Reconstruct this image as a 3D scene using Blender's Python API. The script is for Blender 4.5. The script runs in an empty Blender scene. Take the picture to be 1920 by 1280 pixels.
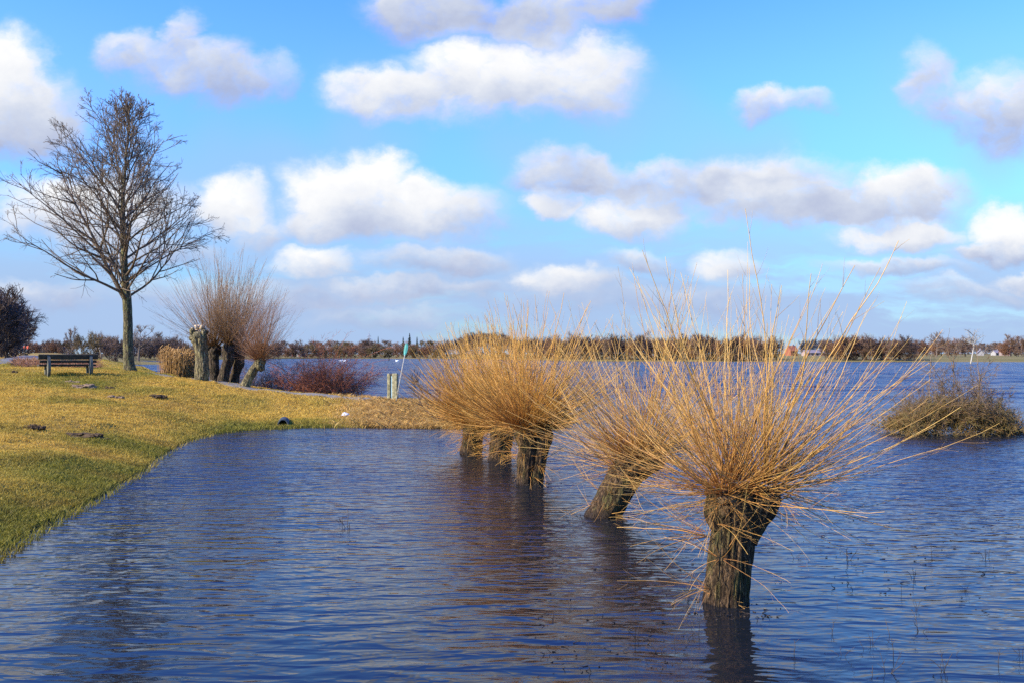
import bpy, math
import numpy as np
from mathutils import Vector

# ------------------------------------------------------------------ basics
scene = bpy.context.scene
COL = scene.collection
F, CX, HOR, EYE = 1707.0, 960.0, 666.0, 2.2     # focal length (px), centre column, horizon row, eye height (m)
SUN_AZ = math.radians(-114)                     # from +Y, negative = to the left
SUN_EL = math.radians(30)
rng0 = np.random.default_rng(11)


def at(px, py, Y):
    return np.array([(px - CX) / F * Y, Y, EYE - (py - HOR) / F * Y])


def yw(py):                                     # depth of the water surface seen at row py
    return EYE * F / (py - HOR)


def xw(px, Y):
    return (px - CX) / F * Y


# ------------------------------------------------------------------ object helpers
def tag(o, label=None, cat=None, group=None, kind=None):
    if label: o['label'] = label
    if cat: o['category'] = cat
    if group: o['group'] = group
    if kind: o['kind'] = kind
    return o


def empty(name, loc, label, cat, group=None, rz=0.0):
    o = bpy.data.objects.new(name, None)
    o.empty_display_size = 0.2
    COL.objects.link(o)
    o.location = loc
    o.rotation_euler = (0, 0, rz)
    return tag(o, label, cat, group)


def link(name, me, mat=None, parent=None):
    o = bpy.data.objects.new(name, me)
    COL.objects.link(o)
    if mat is not None and len(me.materials) == 0:
        me.materials.append(mat)
    if parent is not None:
        o.parent = parent
    return o


def copy_tree(o, parent=None):
    c = o.copy()
    COL.objects.link(c)
    if parent is not None:
        c.parent = parent
    for ch in [x for x in o.children]:
        copy_tree(ch, c)
    return c


class MB:
    """collects numpy geometry, builds one mesh"""
    def __init__(s):
        s.V, s.F, s.n, s.att = [], [], 0, {}

    def add(s, V, Fs, **att):
        V = np.asarray(V, float).reshape(-1, 3)
        for f in (Fs if isinstance(Fs, list) else [Fs]):
            s.F.append(np.asarray(f, int) + s.n)
        s.V.append(V)
        for k in set(list(att) + list(s.att)):
            a = att.get(k, 0.0)
            a = np.full(len(V), a, float) if np.isscalar(a) else np.asarray(a, float).reshape(-1)
            s.att.setdefault(k, [np.zeros(s.n)] if s.n else []).append(a)
        s.n += len(V)
        return s

    def mesh(s, name, smooth=True):
        me = bpy.data.meshes.new(name)
        V = np.concatenate(s.V)
        me.vertices.add(len(V))
        me.vertices.foreach_set('co', V.astype(np.float32).ravel())
        nl = sum(f.size for f in s.F)
        npoly = sum(len(f) for f in s.F)
        me.loops.add(nl)
        me.loops.foreach_set('vertex_index', np.concatenate([f.ravel() for f in s.F]).astype(np.int32))
        tot = np.concatenate([np.full(len(f), f.shape[1]) for f in s.F])
        me.polygons.add(npoly)
        me.polygons.foreach_set('loop_start', np.concatenate([[0], np.cumsum(tot)[:-1]]).astype(np.int32))
        me.polygons.foreach_set('use_smooth', np.full(npoly, smooth))
        for k, a in s.att.items():
            at_ = me.attributes.new(k, 'FLOAT', 'POINT')
            at_.data.foreach_set('value', np.concatenate(a).astype(np.float32))
        me.update(calc_edges=True)
        me.validate()
        return me

    def build(s, name, mat, parent=None, smooth=True):
        return link(name, s.mesh(name, smooth), mat, parent)

    # ---- solids
    def tubes(s, P, R, S=4, tone=None, cap=False):
        P = np.asarray(P, float); R = np.asarray(R, float)
        N, K, _ = P.shape
        T = np.gradient(P, axis=1)
        T /= np.linalg.norm(T, axis=2, keepdims=True) + 1e-9
        mean = P[:, -1] - P[:, 0]
        mean /= np.linalg.norm(mean, axis=1, keepdims=True) + 1e-9
        ref = np.where(np.abs(mean[:, 2:3]) < 0.8, np.array([[0, 0, 1.0]]), np.array([[1.0, 0.13, 0]]))[:, None, :]
        U = np.cross(T, np.broadcast_to(ref, T.shape))
        U /= np.linalg.norm(U, axis=2, keepdims=True) + 1e-9
        W = np.cross(T, U)
        a = np.arange(S) / S * 2 * np.pi
        V = (P[:, :, None, :] + R[:, :, None, None] *
             (np.cos(a)[None, None, :, None] * U[:, :, None, :] + np.sin(a)[None, None, :, None] * W[:, :, None, :]))
        idx = np.arange(N * K * S).reshape(N, K, S)
        j = (np.arange(S) + 1) % S
        q = np.stack([idx[:, :-1, :], idx[:, :-1, j], idx[:, 1:, j], idx[:, 1:, :]], -1).reshape(-1, 4)
        fs = [q]
        if cap:
            fs.append(idx[:, -1, :].reshape(-1, S))
            fs.append(idx[:, 0, ::-1].reshape(-1, S))
        if tone is None: tone = np.zeros(N)
        tn = np.repeat(tone, K * S)
        al = np.broadcast_to(np.linspace(0, 1, K)[None, :, None], (N, K, S)).ravel()
        return s.add(V, fs, tone=tn, along=al)

    def tube(s, pts, radii, S=10, tone=0.5, cap=True):
        return s.tubes(np.asarray(pts, float)[None], np.asarray(radii, float)[None], S, np.array([tone]), cap)

    def box(s, c, size, rz=0.0, rx=0.0, ry=0.0, bev=0.0):
        sx, sy, sz = [v / 2 for v in size]
        b = min(bev, sx * .9, sy * .9, sz * .9)
        if b <= 0:
            V = np.array([[x, y, z] for x in (-sx, sx) for y in (-sy, sy) for z in (-sz, sz)])
            Fs = [np.array([[0, 1, 3, 2], [4, 6, 7, 5], [0, 4, 5, 1], [2, 3, 7, 6], [0, 2, 6, 4], [1, 5, 7, 3]])]
        else:
            V, ix = [], {}
            for X in (-1, 1):
                for Y in (-1, 1):
                    for Z in (-1, 1):
                        for k in range(3):
                            v = [X * (sx - b), Y * (sy - b), Z * (sz - b)]
                            v[k] = (X * sx, Y * sy, Z * sz)[k]
                            ix[(X, Y, Z, k)] = len(V); V.append(v)
            V = np.array(V)
            q, t = [], []
            for k in range(3):
                a, c2 = (k + 1) % 3, (k + 2) % 3
                for sg in (-1, 1):
                    def key(u, w):
                        e = [0, 0, 0]; e[k] = sg; e[a] = u; e[c2] = w
                        return ix[(e[0], e[1], e[2], k)]
                    f = [key(-1, -1), key(1, -1), key(1, 1), key(-1, 1)]
                    q.append(f if sg > 0 else f[::-1])
            for k in range(3):                       # edge bevels along axis k
                a, c2 = (k + 1) % 3, (k + 2) % 3
                for u in (-1, 1):
                    for w in (-1, 1):
                        def key2(sg, f):
                            e = [0, 0, 0]; e[k] = sg; e[a] = u; e[c2] = w
                            return ix[(e[0], e[1], e[2], f)]
                        f = [key2(-1, a), key2(1, a), key2(1, c2), key2(-1, c2)]
                        q.append(f if u * w < 0 else f[::-1])
            for X in (-1, 1):
                for Y in (-1, 1):
                    for Z in (-1, 1):
                        f = [ix[(X, Y, Z, 0)], ix[(X, Y, Z, 1)], ix[(X, Y, Z, 2)]]
                        t.append(f if X * Y * Z > 0 else f[::-1])
            Fs = [np.array(q), np.array(t)]
        V = rot(V, rx, ry, rz) + np.asarray(c, float)
        return s.add(V, Fs)

    def prism(s, outline, depth, axis='y', c=(0, 0, 0), rz=0.0):
        """outline (n,2) in x-z (axis y) extruded along y by depth, centred"""
        o = np.asarray(outline, float); n = len(o)
        A = np.stack([o[:, 0], np.full(n, -depth / 2), o[:, 1]], 1)
        B = A.copy(); B[:, 1] = depth / 2
        V = np.concatenate([A, B])
        if axis == 'x': V = V[:, [1, 0, 2]]
        i = np.arange(n); j = (i + 1) % n
        Fs = [np.stack([i, j, j + n, i + n], 1), i[None, ::-1], (i + n)[None]]
        V = rot(V, 0, 0, rz) + np.asarray(c, float)
        return s.add(V, Fs)

    def blob(s, c, r, rng, nu=20, nv=12, amp=.15, freq=3.0, zmin=None, tone=0.5):
        th = np.linspace(0, 2 * np.pi, nu, endpoint=False); ph = np.linspace(0.02, np.pi - .02, nv)
        P, T = np.meshgrid(ph, th, indexing='ij')
        d = np.stack([np.sin(P) * np.cos(T), np.sin(P) * np.sin(T), np.cos(P)], -1)
        k = 1 + amp * fbm(d * freq + rng.uniform(-50, 50, 3))
        V = d * k[..., None] * np.asarray(r, float) + np.asarray(c, float)
        if zmin is not None: V[..., 2] = np.maximum(V[..., 2], zmin)
        idx = np.arange(nu * nv).reshape(nv, nu); j = (np.arange(nu) + 1) % nu
        q = np.stack([idx[:-1], idx[1:], idx[1:][:, j], idx[:-1][:, j]], -1).reshape(-1, 4)
        return s.add(V, [q, idx[0][None], idx[-1][None, ::-1]], tone=tone)


def rot(V, rx, ry, rz):
    V = np.asarray(V, float)
    for ax, a in ((0, rx), (1, ry), (2, rz)):
        if a:
            c, s_ = math.cos(a), math.sin(a)
            i, j = [(1, 2), (2, 0), (0, 1)][ax]
            A = V.copy()
            A[..., i] = c * V[..., i] - s_ * V[..., j]
            A[..., j] = s_ * V[..., i] + c * V[..., j]
            V = A
    return V


_rp = np.random.default_rng(5)
_perm = _rp.uniform(-1, 1, (64, 64, 64))


def vnoise(p):
    """value noise, p (...,3) -> -1..1"""
    p = np.asarray(p, float)
    i = np.floor(p).astype(int); f = p - i
    f = f * f * (3 - 2 * f)
    out = 0
    for dx in (0, 1):
        for dy in (0, 1):
            for dz in (0, 1):
                w = ((f[..., 0] if dx else 1 - f[..., 0]) * (f[..., 1] if dy else 1 - f[..., 1]) *
                     (f[..., 2] if dz else 1 - f[..., 2]))
                out = out + w * _perm[(i[..., 0] + dx) & 63, (i[..., 1] + dy) & 63, (i[..., 2] + dz) & 63]
    return out


def fbm(p, o=4):
    a, t = 1.0, 0
    for k in range(o):
        t = t + a * vnoise(np.asarray(p) * (2.03 ** k) + 17.3 * k); a *= .5
    return t


def nrm(v):
    return v / (np.linalg.norm(v, axis=-1, keepdims=True) + 1e-9)


def grow(S, D, L, K, wig, trop, rng, tv=(0, 0, 1.0)):
    S = np.asarray(S, float); d = nrm(np.asarray(D, float)); L = np.broadcast_to(np.asarray(L, float), (len(S),))
    P = [S]
    tv = np.asarray(tv, float)
    trop = np.asarray(trop, float)
    if trop.ndim == 1: trop = trop[:, None]
    for k in range(K):
        d = nrm(d + rng.normal(0, wig, d.shape) + trop * tv)
        S = S + d * (L / K)[:, None]
        P.append(S)
    return np.stack(P, 1)


def spawn(P, n, t0, t1, a0, a1, rng):
    N, K, _ = P.shape
    idx = np.repeat(np.arange(N), n)
    M = len(idx)
    t = rng.uniform(t0, t1, M)
    f = t * (K - 1); i = np.minimum(f.astype(int), K - 2); fr = (f - i)[:, None]
    A, B = P[idx, i], P[idx, i + 1]
    S = A + (B - A) * fr
    T = nrm(B - A)
    ref = np.where(np.abs(T[:, 2:3]) < .9, np.array([[0, 0, 1.0]]), np.array([[1.0, 0, 0]]))
    U = nrm(np.cross(T, ref)); W = np.cross(T, U)
    a = rng.uniform(a0, a1, M)[:, None]; ph = rng.uniform(0, 2 * np.pi, M)[:, None]
    D = np.cos(a) * T + np.sin(a) * (np.cos(ph) * U + np.sin(ph) * W)
    return S, D, idx, t


def taper(r0, r1, K, p=1.0):
    r0 = np.asarray(r0, float)[:, None]
    r1 = np.broadcast_to(np.asarray(r1, float), (len(r0),))[:, None]
    t = (np.linspace(0, 1, K + 1) ** p)[None]
    return r0 + (r1 - r0) * t


# ------------------------------------------------------------------ materials
class NT:
    def __init__(s, name, world=False):
        if world:
            s.m = bpy.data.worlds.new(name); scene.world = s.m
        else:
            s.m = bpy.data.materials.new(name)
        s.m.use_nodes = True
        s.t = s.m.node_tree
        s.t.nodes.clear()
        s.out = s.t.nodes.new('ShaderNodeOutputWorld' if world else 'ShaderNodeOutputMaterial')

    def n(s, typ, _inputs=None, **kw):
        nd = s.t.nodes.new(typ)
        for k, v in kw.items(): setattr(nd, k, v)
        for k, v in (_inputs or {}).items():
            s.put(nd.inputs[k], v)
        return nd

    def put(s, sock, v):
        if isinstance(v, bpy.types.NodeSocket): s.t.links.new(v, sock)
        elif isinstance(v, bpy.types.Node): s.t.links.new(v.outputs[0], sock)
        else:
            if hasattr(sock, 'default_value') and not np.isscalar(v) and len(v) == 3 and sock.type == 'RGBA': v = (*v, 1)
            sock.default_value = v

    def math(s, op, a, b=None, c=None, clamp=False):
        nd = s.t.nodes.new('ShaderNodeMath'); nd.operation = op; nd.use_clamp = clamp
        for i, v in enumerate((a, b, c)):
            if v is not None: s.put(nd.inputs[i], v)
        return nd.outputs[0]

    def vmath(s, op, a, b=None, c=None, out=0):
        nd = s.t.nodes.new('ShaderNodeVectorMath'); nd.operation = op
        for i, v in enumerate((a, b, c)):
            if v is not None: s.put(nd.inputs[i], v)
        return nd.outputs[out]

    def mix(s, f, a, b, blend='MIX'):
        nd = s.t.nodes.new('ShaderNodeMix'); nd.data_type = 'RGBA'; nd.blend_type = blend
        s.put(nd.inputs[0], f); s.put(nd.inputs[6], a); s.put(nd.inputs[7], b)
        return nd.outputs[2]

    def rng(s, v, a, b, c=0.0, d=1.0, smooth=False):
        nd = s.t.nodes.new('ShaderNodeMapRange')
        nd.interpolation_type = 'SMOOTHSTEP' if smooth else 'LINEAR'
        for i, x in enumerate((v, a, b, c, d)): s.put(nd.inputs[i], x)
        return nd.outputs[0]

    def noise(s, vec, scale, detail=3, rough=.55, dist=0.0):
        nd = s.n('ShaderNodeTexNoise', {'Vector': vec, 'Scale': scale, 'Detail': detail, 'Roughness': rough, 'Distortion': dist})
        return nd.outputs[0]

    def attr(s, name):
        nd = s.n('ShaderNodeAttribute', attribute_name=name)
        return nd.outputs['Fac']

    def obj(s, scale=(1, 1, 1)):
        tc = s.n('ShaderNodeTexCoord')
        if scale == (1, 1, 1): return tc.outputs['Object']
        return s.vmath('MULTIPLY', tc.outputs['Object'], scale)

    def bump(s, h, dist, strength=1.0, normal=None):
        nd = s.n('ShaderNodeBump', {'Height': h, 'Distance': dist, 'Strength': strength})
        if normal is not None: s.put(nd.inputs['Normal'], normal)
        return nd.outputs[0]

    def princ(s, color, rough=.8, normal=None, spec=.3, **kw):
        b = s.n('ShaderNodeBsdfPrincipled', {'Base Color': color, 'Roughness': rough, 'Specular IOR Level': spec})
        if normal is not None: s.put(b.inputs['Normal'], normal)
        for k, v in kw.items(): s.put(b.inputs[k.replace('_', ' ')], v)
        s.t.links.new(b.outputs[0], s.out.inputs[0])
        return s.m


def mat_plain(name, c, rough=.8, var=.25, scale=6.0, bump=.0, spec=.25):
    t = NT(name); o = t.obj()
    n = t.noise(o, scale, 4, .6)
    col = t.mix(t.rng(n, .3, .7), tuple(x * (1 - var) for x in c), tuple(min(1, x * (1 + var)) for x in c))
    return t.princ(col, rough, t.bump(n, bump) if bump else None, spec)


def mat_twig(name, base, tip, base2=None, tip2=None, rough=.6, spec=.35):
    t = NT(name)
    al, tn = t.attr('along'), t.attr('tone')
    c1 = t.mix(al, base, tip)
    c2 = t.mix(al, base2 or tuple(x * .6 for x in base), tip2 or tuple(x * .7 for x in tip))
    n = t.noise(t.obj(), 14, 2)
    c = t.mix(tn, c1, c2)
    c = t.mix(t.rng(n, .35, .7, 0, .35), c, tuple(x * .45 for x in base))
    return t.princ(c, rough, None, spec)


def mat_bark(name, dark, light, moss=None, mossamt=.5, vs=14.0, bump=.03, wet=False):
    t = NT(name)
    o = t.obj()
    wob = t.vmath('MULTIPLY', t.vmath('SUBTRACT', t.n('ShaderNodeTexNoise', {'Vector': o, 'Scale': 4.0}).outputs[1], (.5, .5, .5)), (.10, .10, 0))
    w = t.vmath('MULTIPLY', t.vmath('ADD', o, wob), (1, 1, .17))
    n1 = t.noise(w, vs * 1.6, 4, .6, .3)
    ridge = t.math('ABSOLUTE', t.math('SUBTRACT', n1, .5))
    fis = t.rng(ridge, 0.0, .10, 0, 1)                      # 0 in the fissures
    n2 = t.noise(t.vmath('MULTIPLY', o, (1, 1, .4)), vs * 4, 4, .65)
    h = t.math('ADD', t.math('MULTIPLY', t.rng(ridge, 0, .2, 0, 1), .8), t.math('MULTIPLY', n2, .55))
    col = t.mix(t.rng(n2, .3, .7), dark, light)
    big = t.noise(o, 3.0, 3, .6)
    col = t.mix(t.rng(big, .35, .65, .45, 0), col, dark)
    if moss:
        n3 = t.noise(t.vmath('MULTIPLY', o, (1, 1, .5)), 6, 5, .65)
        col = t.mix(t.rng(n3, .47, .62, 0, mossamt), col, moss)
    col = t.mix(t.math('MULTIPLY', fis, 1.0), tuple(x * .22 for x in dark), col)
    rough = .88
    if wet:
        z = t.n('ShaderNodeSeparateXYZ', {0: o}).outputs[2]
        wm = t.rng(t.math('ADD', z, t.math('MULTIPLY', n2, .12)), .07, .20, 1, 0)
        col = t.mix(wm, col, tuple(x * .3 for x in dark)); rough = t.rng(wm, 0, 1, .88, .4)
    return t.princ(col, rough, t.bump(h, bump), .2)


M = {}
M['willow_twig'] = mat_twig('golden_twig', (.42, .18, .032), (.76, .49, .125), (.25, .09, .02), (.60, .33, .075))
M['willow_twig_far'] = mat_twig('orange_twig', (.44, .18, .026), (.76, .44, .085), (.30, .11, .02), (.60, .31, .055))
M['willow_bark'] = mat_bark('willow_bark', (.075, .042, .020), (.24, .15, .068), (.075, .085, .018), .6, 13, .035, True)
M['pollard_bark'] = mat_bark('pollard_bark', (.17, .13, .06), (.48, .39, .19), (.20, .21, .06), .4, 7, .05)
M['dark_bark'] = mat_bark('dark_bark', (.065, .045, .026), (.20, .14, .08), (.09, .085, .03), .4, 8, .04)
M['tree_bark'] = mat_bark('tree_bark', (.11, .09, .045), (.32, .26, .12), (.19, .19, .045), .55, 7, .03)
M['grey_twig'] = mat_twig('grey_twig', (.23, .125, .045), (.42, .25, .115), (.16, .09, .035), (.42, .26, .13))
M['tree_twig'] = mat_twig('tree_twig', (.12, .082, .042), (.18, .118, .065), (.085, .06, .034), (.21, .14, .08))
M['bramble'] = mat_twig('bramble_stem', (.32, .095, .035), (.56, .19, .06), (.19, .065, .03), (.40, .13, .045))
M['scrub'] = mat_twig('scrub_twig', (.10, .06, .035), (.19, .11, .06), (.07, .045, .03), (.15, .08, .045))
M['shrub_dark'] = mat_twig('shrub_twig', (.06, .04, .028), (.14, .09, .06))
M['island_low'] = mat_twig('mossy_twig', (.13, .105, .025), (.27, .21, .055), (.17, .08, .025), (.29, .15, .05))
M['island_high'] = mat_twig('reddish_twig', (.15, .095, .045), (.30, .19, .09))
M['reed'] = mat_twig('reed_stalk', (.36, .19, .045), (.46, .26, .075), (.28, .145, .035), (.40, .22, .06))
M['pale_twig'] = mat_twig('pale_twig', (.50, .45, .34), (.34, .29, .23))
M['deadstem'] = mat_twig('dead_stem', (.03, .022, .015), (.10, .07, .04))
FT = {}
FT['brown'] = mat_twig('far_brown', (0.115, 0.070, 0.041), (0.196, 0.110, 0.064), (0.092, 0.060, 0.038), (0.241, 0.140, 0.079))
FT['rust'] = mat_twig('far_rust', (0.161, 0.075, 0.030), (0.287, 0.125, 0.049), (0.127, 0.065, 0.030), (0.230, 0.110, 0.049))
FT['grey'] = mat_twig('far_grey', (0.138, 0.100, 0.071), (0.241, 0.170, 0.116), (0.115, 0.085, 0.064), (0.265, 0.185, 0.124))
FT['dark'] = mat_twig('far_dark', (0.052, 0.033, 0.021), (0.103, 0.060, 0.036), (0.041, 0.030, 0.021), (0.127, 0.075, 0.045))
FT['olive'] = mat_twig('far_olive', (0.103, 0.070, 0.021), (0.196, 0.130, 0.038), (0.086, 0.060, 0.021), (0.161, 0.105, 0.034))
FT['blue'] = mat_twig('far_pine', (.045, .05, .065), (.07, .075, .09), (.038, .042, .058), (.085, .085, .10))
FT['green'] = mat_twig('far_conifer', (.025, .036, .024), (.04, .058, .034))


# ------------------------------------------------------------------ terrain
ctrl = []
def C(px, py, Y): ctrl.append(at(px, py, Y))
def CZ(x, y, z): ctrl.append(np.array([x, y, z], float))

shore = [(-260, 1180), (-120, 1110), (0, 1035), (100, 975), (190, 930), (260, 885), (330, 836), (390, 815), (470, 806),
         (560, 802), (700, 801), (830, 803), (960, 803), (1060, 801)]
SH = []
_sp = np.array(shore, float)
_t = np.concatenate([[0], np.cumsum(np.hypot(*np.diff(_sp, axis=0).T))])
for _q in np.linspace(0, _t[-1], 44):
    px, py = np.interp(_q, _t, _sp[:, 0]), np.interp(_q, _t, _sp[:, 1])
    Y = yw(py); C(px, py, Y); SH.append((xw(px, Y), Y))
# offshore of that line
for i, ((x, y), (px_, py_)) in enumerate(zip(SH, [(CX + F * a / b, 0) for a, b in SH])):
    dx, dy = (1.6, .3) if px_ < 290 else (1.5, -1.2) if px_ < 420 else (1.8, -1.4) if px_ < 640 else (0.2, -2)
    if i % 2 == 0: CZ(x + dx * .5, y + dy * .5, -.16)
    if i % 4 == 0: CZ(x + dx * 3, y + dy * 3, -1.0)
# grass slope
for q in [(0, 900, 13.5), (0, 800, 19.5), (0, 740, 28), (0, 703, 38), (0, 692, 46), (100, 850, 16.5), (100, 780, 22), (100, 720, 33),
          (200, 800, 22), (200, 740, 29.5), (250, 712, 36), (300, 780, 26), (330, 745, 30), (400, 765, 30.5), (400, 728, 34.5),
          (500, 772, 31), (500, 738, 34.5), (600, 775, 31), (600, 748, 34), (700, 772, 31.2), (760, 765, 31.2), (850, 772, 30.4),
          (-300, 900, 14), (-300, 780, 22), (-300, 700, 40), (130, 703, 36), (243, 698, 45), (170, 690, 46), (0, 682, 56), (60, 684, 52),
          (320, 703, 41), (378, 709, 38), (450, 720, 37), (560, 735, 36), (690, 744, 35), (760, 750, 33.4), (850, 762, 31.8), (950, 778, 30.6), (1060, 792, 29.6),
          (190, 674, 80), (250, 685, 75), (310, 700, 68), (100, 669, 85), (0, 669, 90), (-200, 668, 80), (130, 680, 62), (220, 688, 62), (275, 694, 66),
          (55, 660, 200), (110, 663, 200), (160, 669, 190), (200, 672, 200), (0, 662, 200), (-300, 660, 200), (30, 666, 140), (110, 668, 140), (180, 673, 130)]:
    C(*q)
# back of the dam and the lake bed
for px, Y in [(340, 46), (420, 42.5), (500, 41), (600, 40), (700, 39), (790, 37), (880, 35), (970, 33.5), (1060, 32.5)]:
    x = xw(px, Y); CZ(x, Y, 0.0); CZ(x + .4, Y + 3, -.6)
for px, Y in [(330, 72), (330, 90), (345, 60), (290, 110), (260, 120), (250, 150), (245, 200)]:
    CZ(xw(px, Y), Y, -.25 if Y > 60 else .1)
for px, Y in [(330, 110), (330, 150), (330, 200), (300, 150), (380, 70), (450, 60), (600, 60), (800, 60), (1000, 50), (1200, 40), (1500, 50), (2000, 60), (500, 120), (800, 120), (1200, 120), (1800, 120),
              (500, 220), (900, 220), (1400, 220), (2200, 220), (1300, 25), (1600, 20), (2200, 20), (900, 16), (1200, 10), (1600, 10), (800, 10)]:
    CZ(xw(px, Y), Y, -1.0)
CZ(3.4, 31, -.3); CZ(5, 30, -.8); CZ(0, 0, -1); CZ(6, 0, -1); CZ(-3, 3, -.8); CZ(-6, 2, .1); CZ(-12, 0, 1.0); CZ(20, 0, -1); CZ(0, -25, -1); CZ(-30, -20, 1.5); CZ(40, -20, -1)
ctrl = np.array(ctrl)
_d = np.linalg.norm(ctrl[:, None, :2] - ctrl[None, :, :2], axis=2)
_n = len(ctrl)
_A = np.zeros((_n + 1, _n + 1)); _A[:_n, :_n] = -_d + .004 * np.eye(_n); _A[:_n, _n] = 1; _A[_n, :_n] = 1
_w = np.linalg.solve(_A, np.concatenate([ctrl[:, 2], [0]]))

YS_PX = np.array([-2000, 0, 190, 235, 330, 430, 520, 640, 830, 950, 1100, 1300, 1500, 1700, 1920, 2600, 6000])
YS_Y = np.array([240, 240, 260, 330, 400, 520, 610, 690, 650, 520, 365, 345, 335, 322, 312, 300, 300])


# the land behind the bench: photo row of the ground at given column and depth
LT_PX = np.array([-600, 0, 60, 100, 150, 190, 220, 260, 300, 320, 345.])
LT_Y = np.array([40, 44, 52, 60, 70, 80, 100, 130, 200, 260.])
LT_ROW = np.array([
    [697, 693, 689, 685, 681, 677, 672, 669, 662, 664], [696, 692, 687, 683, 679, 676, 672, 669, 662, 664], [696, 692, 688, 684, 680, 676, 671, 668, 661, 664],
    [696, 692, 689, 686, 683, 680, 674, 670, 661, 664], [696, 693, 691, 688, 684, 678, 678, 676, 667, 666], [697, 694, 692, 688, 681, 673.5, 678, 680, 672, 670],
    [698, 696, 695, 692, 686, 679, 686, 690, 680, 678], [700, 699, 699, 697, 692, 686, 700, 698, 688, 684], [702, 702, 704, 704, 702, 699, 712, 705, 692, 686],
    [703, 704, 712, 714, 716, 714, 720, 710, 694, 688], [706, 708, 745, 742, 735, 730, 725, 715, 697, 690]])


def left_land(px, y):
    i = np.clip(np.searchsorted(LT_PX, px) - 1, 0, len(LT_PX) - 2); f = np.clip((px - LT_PX[i]) / (LT_PX[i + 1] - LT_PX[i]), 0, 1); f = f * f * (3 - 2 * f)
    ly, LY = np.log(np.maximum(y, 1)), np.log(LT_Y)
    j = np.clip(np.searchsorted(LY, ly) - 1, 0, len(LY) - 2); g = np.clip((ly - LY[j]) / (LY[j + 1] - LY[j]), 0, 1); g = g * g * (3 - 2 * g) * .5 + g * .5
    z = EYE - (LT_ROW - HOR) / F * LT_Y[None]
    return (z[i, j] * (1 - f) + z[i + 1, j] * f) * (1 - g) + (z[i, j + 1] * (1 - f) + z[i + 1, j + 1] * f) * g


def sstep(v, a, b):
    t = np.clip((v - a) / (b - a), 0, 1); return t * t * (3 - 2 * t)


def gh(x, y, rough=True):
    x = np.asarray(x, float); y = np.asarray(y, float)
    sh = x.shape; x = x.ravel(); y = y.ravel()
    out = np.empty(len(x))
    for i in range(0, len(x), 60000):
        xs, ys = x[i:i + 60000], y[i:i + 60000]
        d = np.sqrt((xs[:, None] - ctrl[None, :, 0]) ** 2 + (ys[:, None] - ctrl[None, :, 1]) ** 2)
        near = -(d @ _w[:_n]) + _w[_n]
        px = CX + F * xs / np.maximum(ys, 1.0)
        wt = sstep(ys, 40.5, 45) * (1 - sstep(ys, 205, 240)) * (1 - sstep(px, 345, 410))
        near = near * (1 - wt) + left_land(px, ys) * wt
        Ys = np.interp(px, YS_PX, YS_Y) + 9 * vnoise(np.stack([px / 60, ys * 0, ys * 0 + 3.3], 1))
        far = np.clip((ys - Ys) * .03, -1.0, 1.0) + np.clip((ys - Ys) * .004, 0, 4.0)
        # low strip of land in the left inlet
        strip = np.exp(-((ys - 245) / 14) ** 2) * np.clip((345 - px) / 40, 0, 1) * 1.5
        w = np.clip((ys - 215) / 45, 0, 1); w = w * w * (3 - 2 * w)
        h = near * (1 - w) + (np.maximum(far, -1) + strip * (far < .2)) * w
        h = np.where(px < 215, np.where(ys > 215, near * (1 - w) + np.maximum(far, 2.0) * w, h), h)
        out[i:i + 60000] = h
    if rough:
        p = np.stack([x, y, np.zeros_like(x)], 1)
        k = np.clip(out / .5, .04, 1)
        out = out + k * (.05 * fbm(p * .55, 3) + .032 * fbm(p * 3.1 + 9, 3) * (y < 90)) * (y < 260)
    return out.reshape(sh)


def gz(x, y): return float(gh(np.array([x]), np.array([y]))[0])


def spaced(segs):
    out = []
    for a, b, st in segs: out.append(np.arange(a, b, st))
    return np.concatenate(out)


gx = np.concatenate([-np.geomspace(5000, 42, 70), np.arange(-41, -24, .5), np.arange(-24, 6, .14), np.arange(6, 40, 2), np.geomspace(40, 5000, 60)])
gy = np.concatenate([[-400, -200, -100, -50, -25, -10], np.arange(0, 8, .5), np.arange(8, 50, .16), np.arange(50, 95, .7), np.arange(95, 450, 4), np.geomspace(450, 6000, 60)])
GX, GY = np.meshgrid(gx, gy)
GZ = gh(GX, GY)
idx = np.arange(GX.size).reshape(GX.shape)
q = np.stack([idx[:-1, :-1], idx[:-1, 1:], idx[1:, 1:], idx[1:, :-1]], -1).reshape(-1, 4)

# greenness of the turf: green along the water's edge and near the bench, straw elsewhere
def seg_dist(x, y, pts):
    best = np.full(x.shape, 1e9)
    for (ax, ay), (bx, by) in zip(pts[:-1], pts[1:]):
        dx, dy = bx - ax, by - ay
        t = np.clip(((x - ax) * dx + (y - ay) * dy) / (dx * dx + dy * dy), 0, 1)
        best = np.minimum(best, np.hypot(x - ax - t * dx, y - ay - t * dy))
    return best


def green(x, y):
    d = seg_dist(x, y, SH)
    p = np.stack([x, y, 0 * x], -1)
    n = fbm(p * .45, 4)
    wid = np.where(y < 24, 1.9, 1.3)
    g = np.clip(1.0 - d / wid * .75, 0, 1)
    px = CX + F * x / np.maximum(y, 1)
    g = np.maximum(g, .60 * np.exp(-((y - 33.0) / 3.2) ** 2) * np.clip((620 - px) / 220, 0, 1))
    g = np.maximum(g, .30 * (y > 38) * (y < 100))
    g = g + .65 * n
    straw = np.clip((px - 640) / 130, 0, 1) * (y > 20) * (y < 45)
    g = g * (1 - straw) - .12 * straw
    return np.clip(g, 0, 1)


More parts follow.
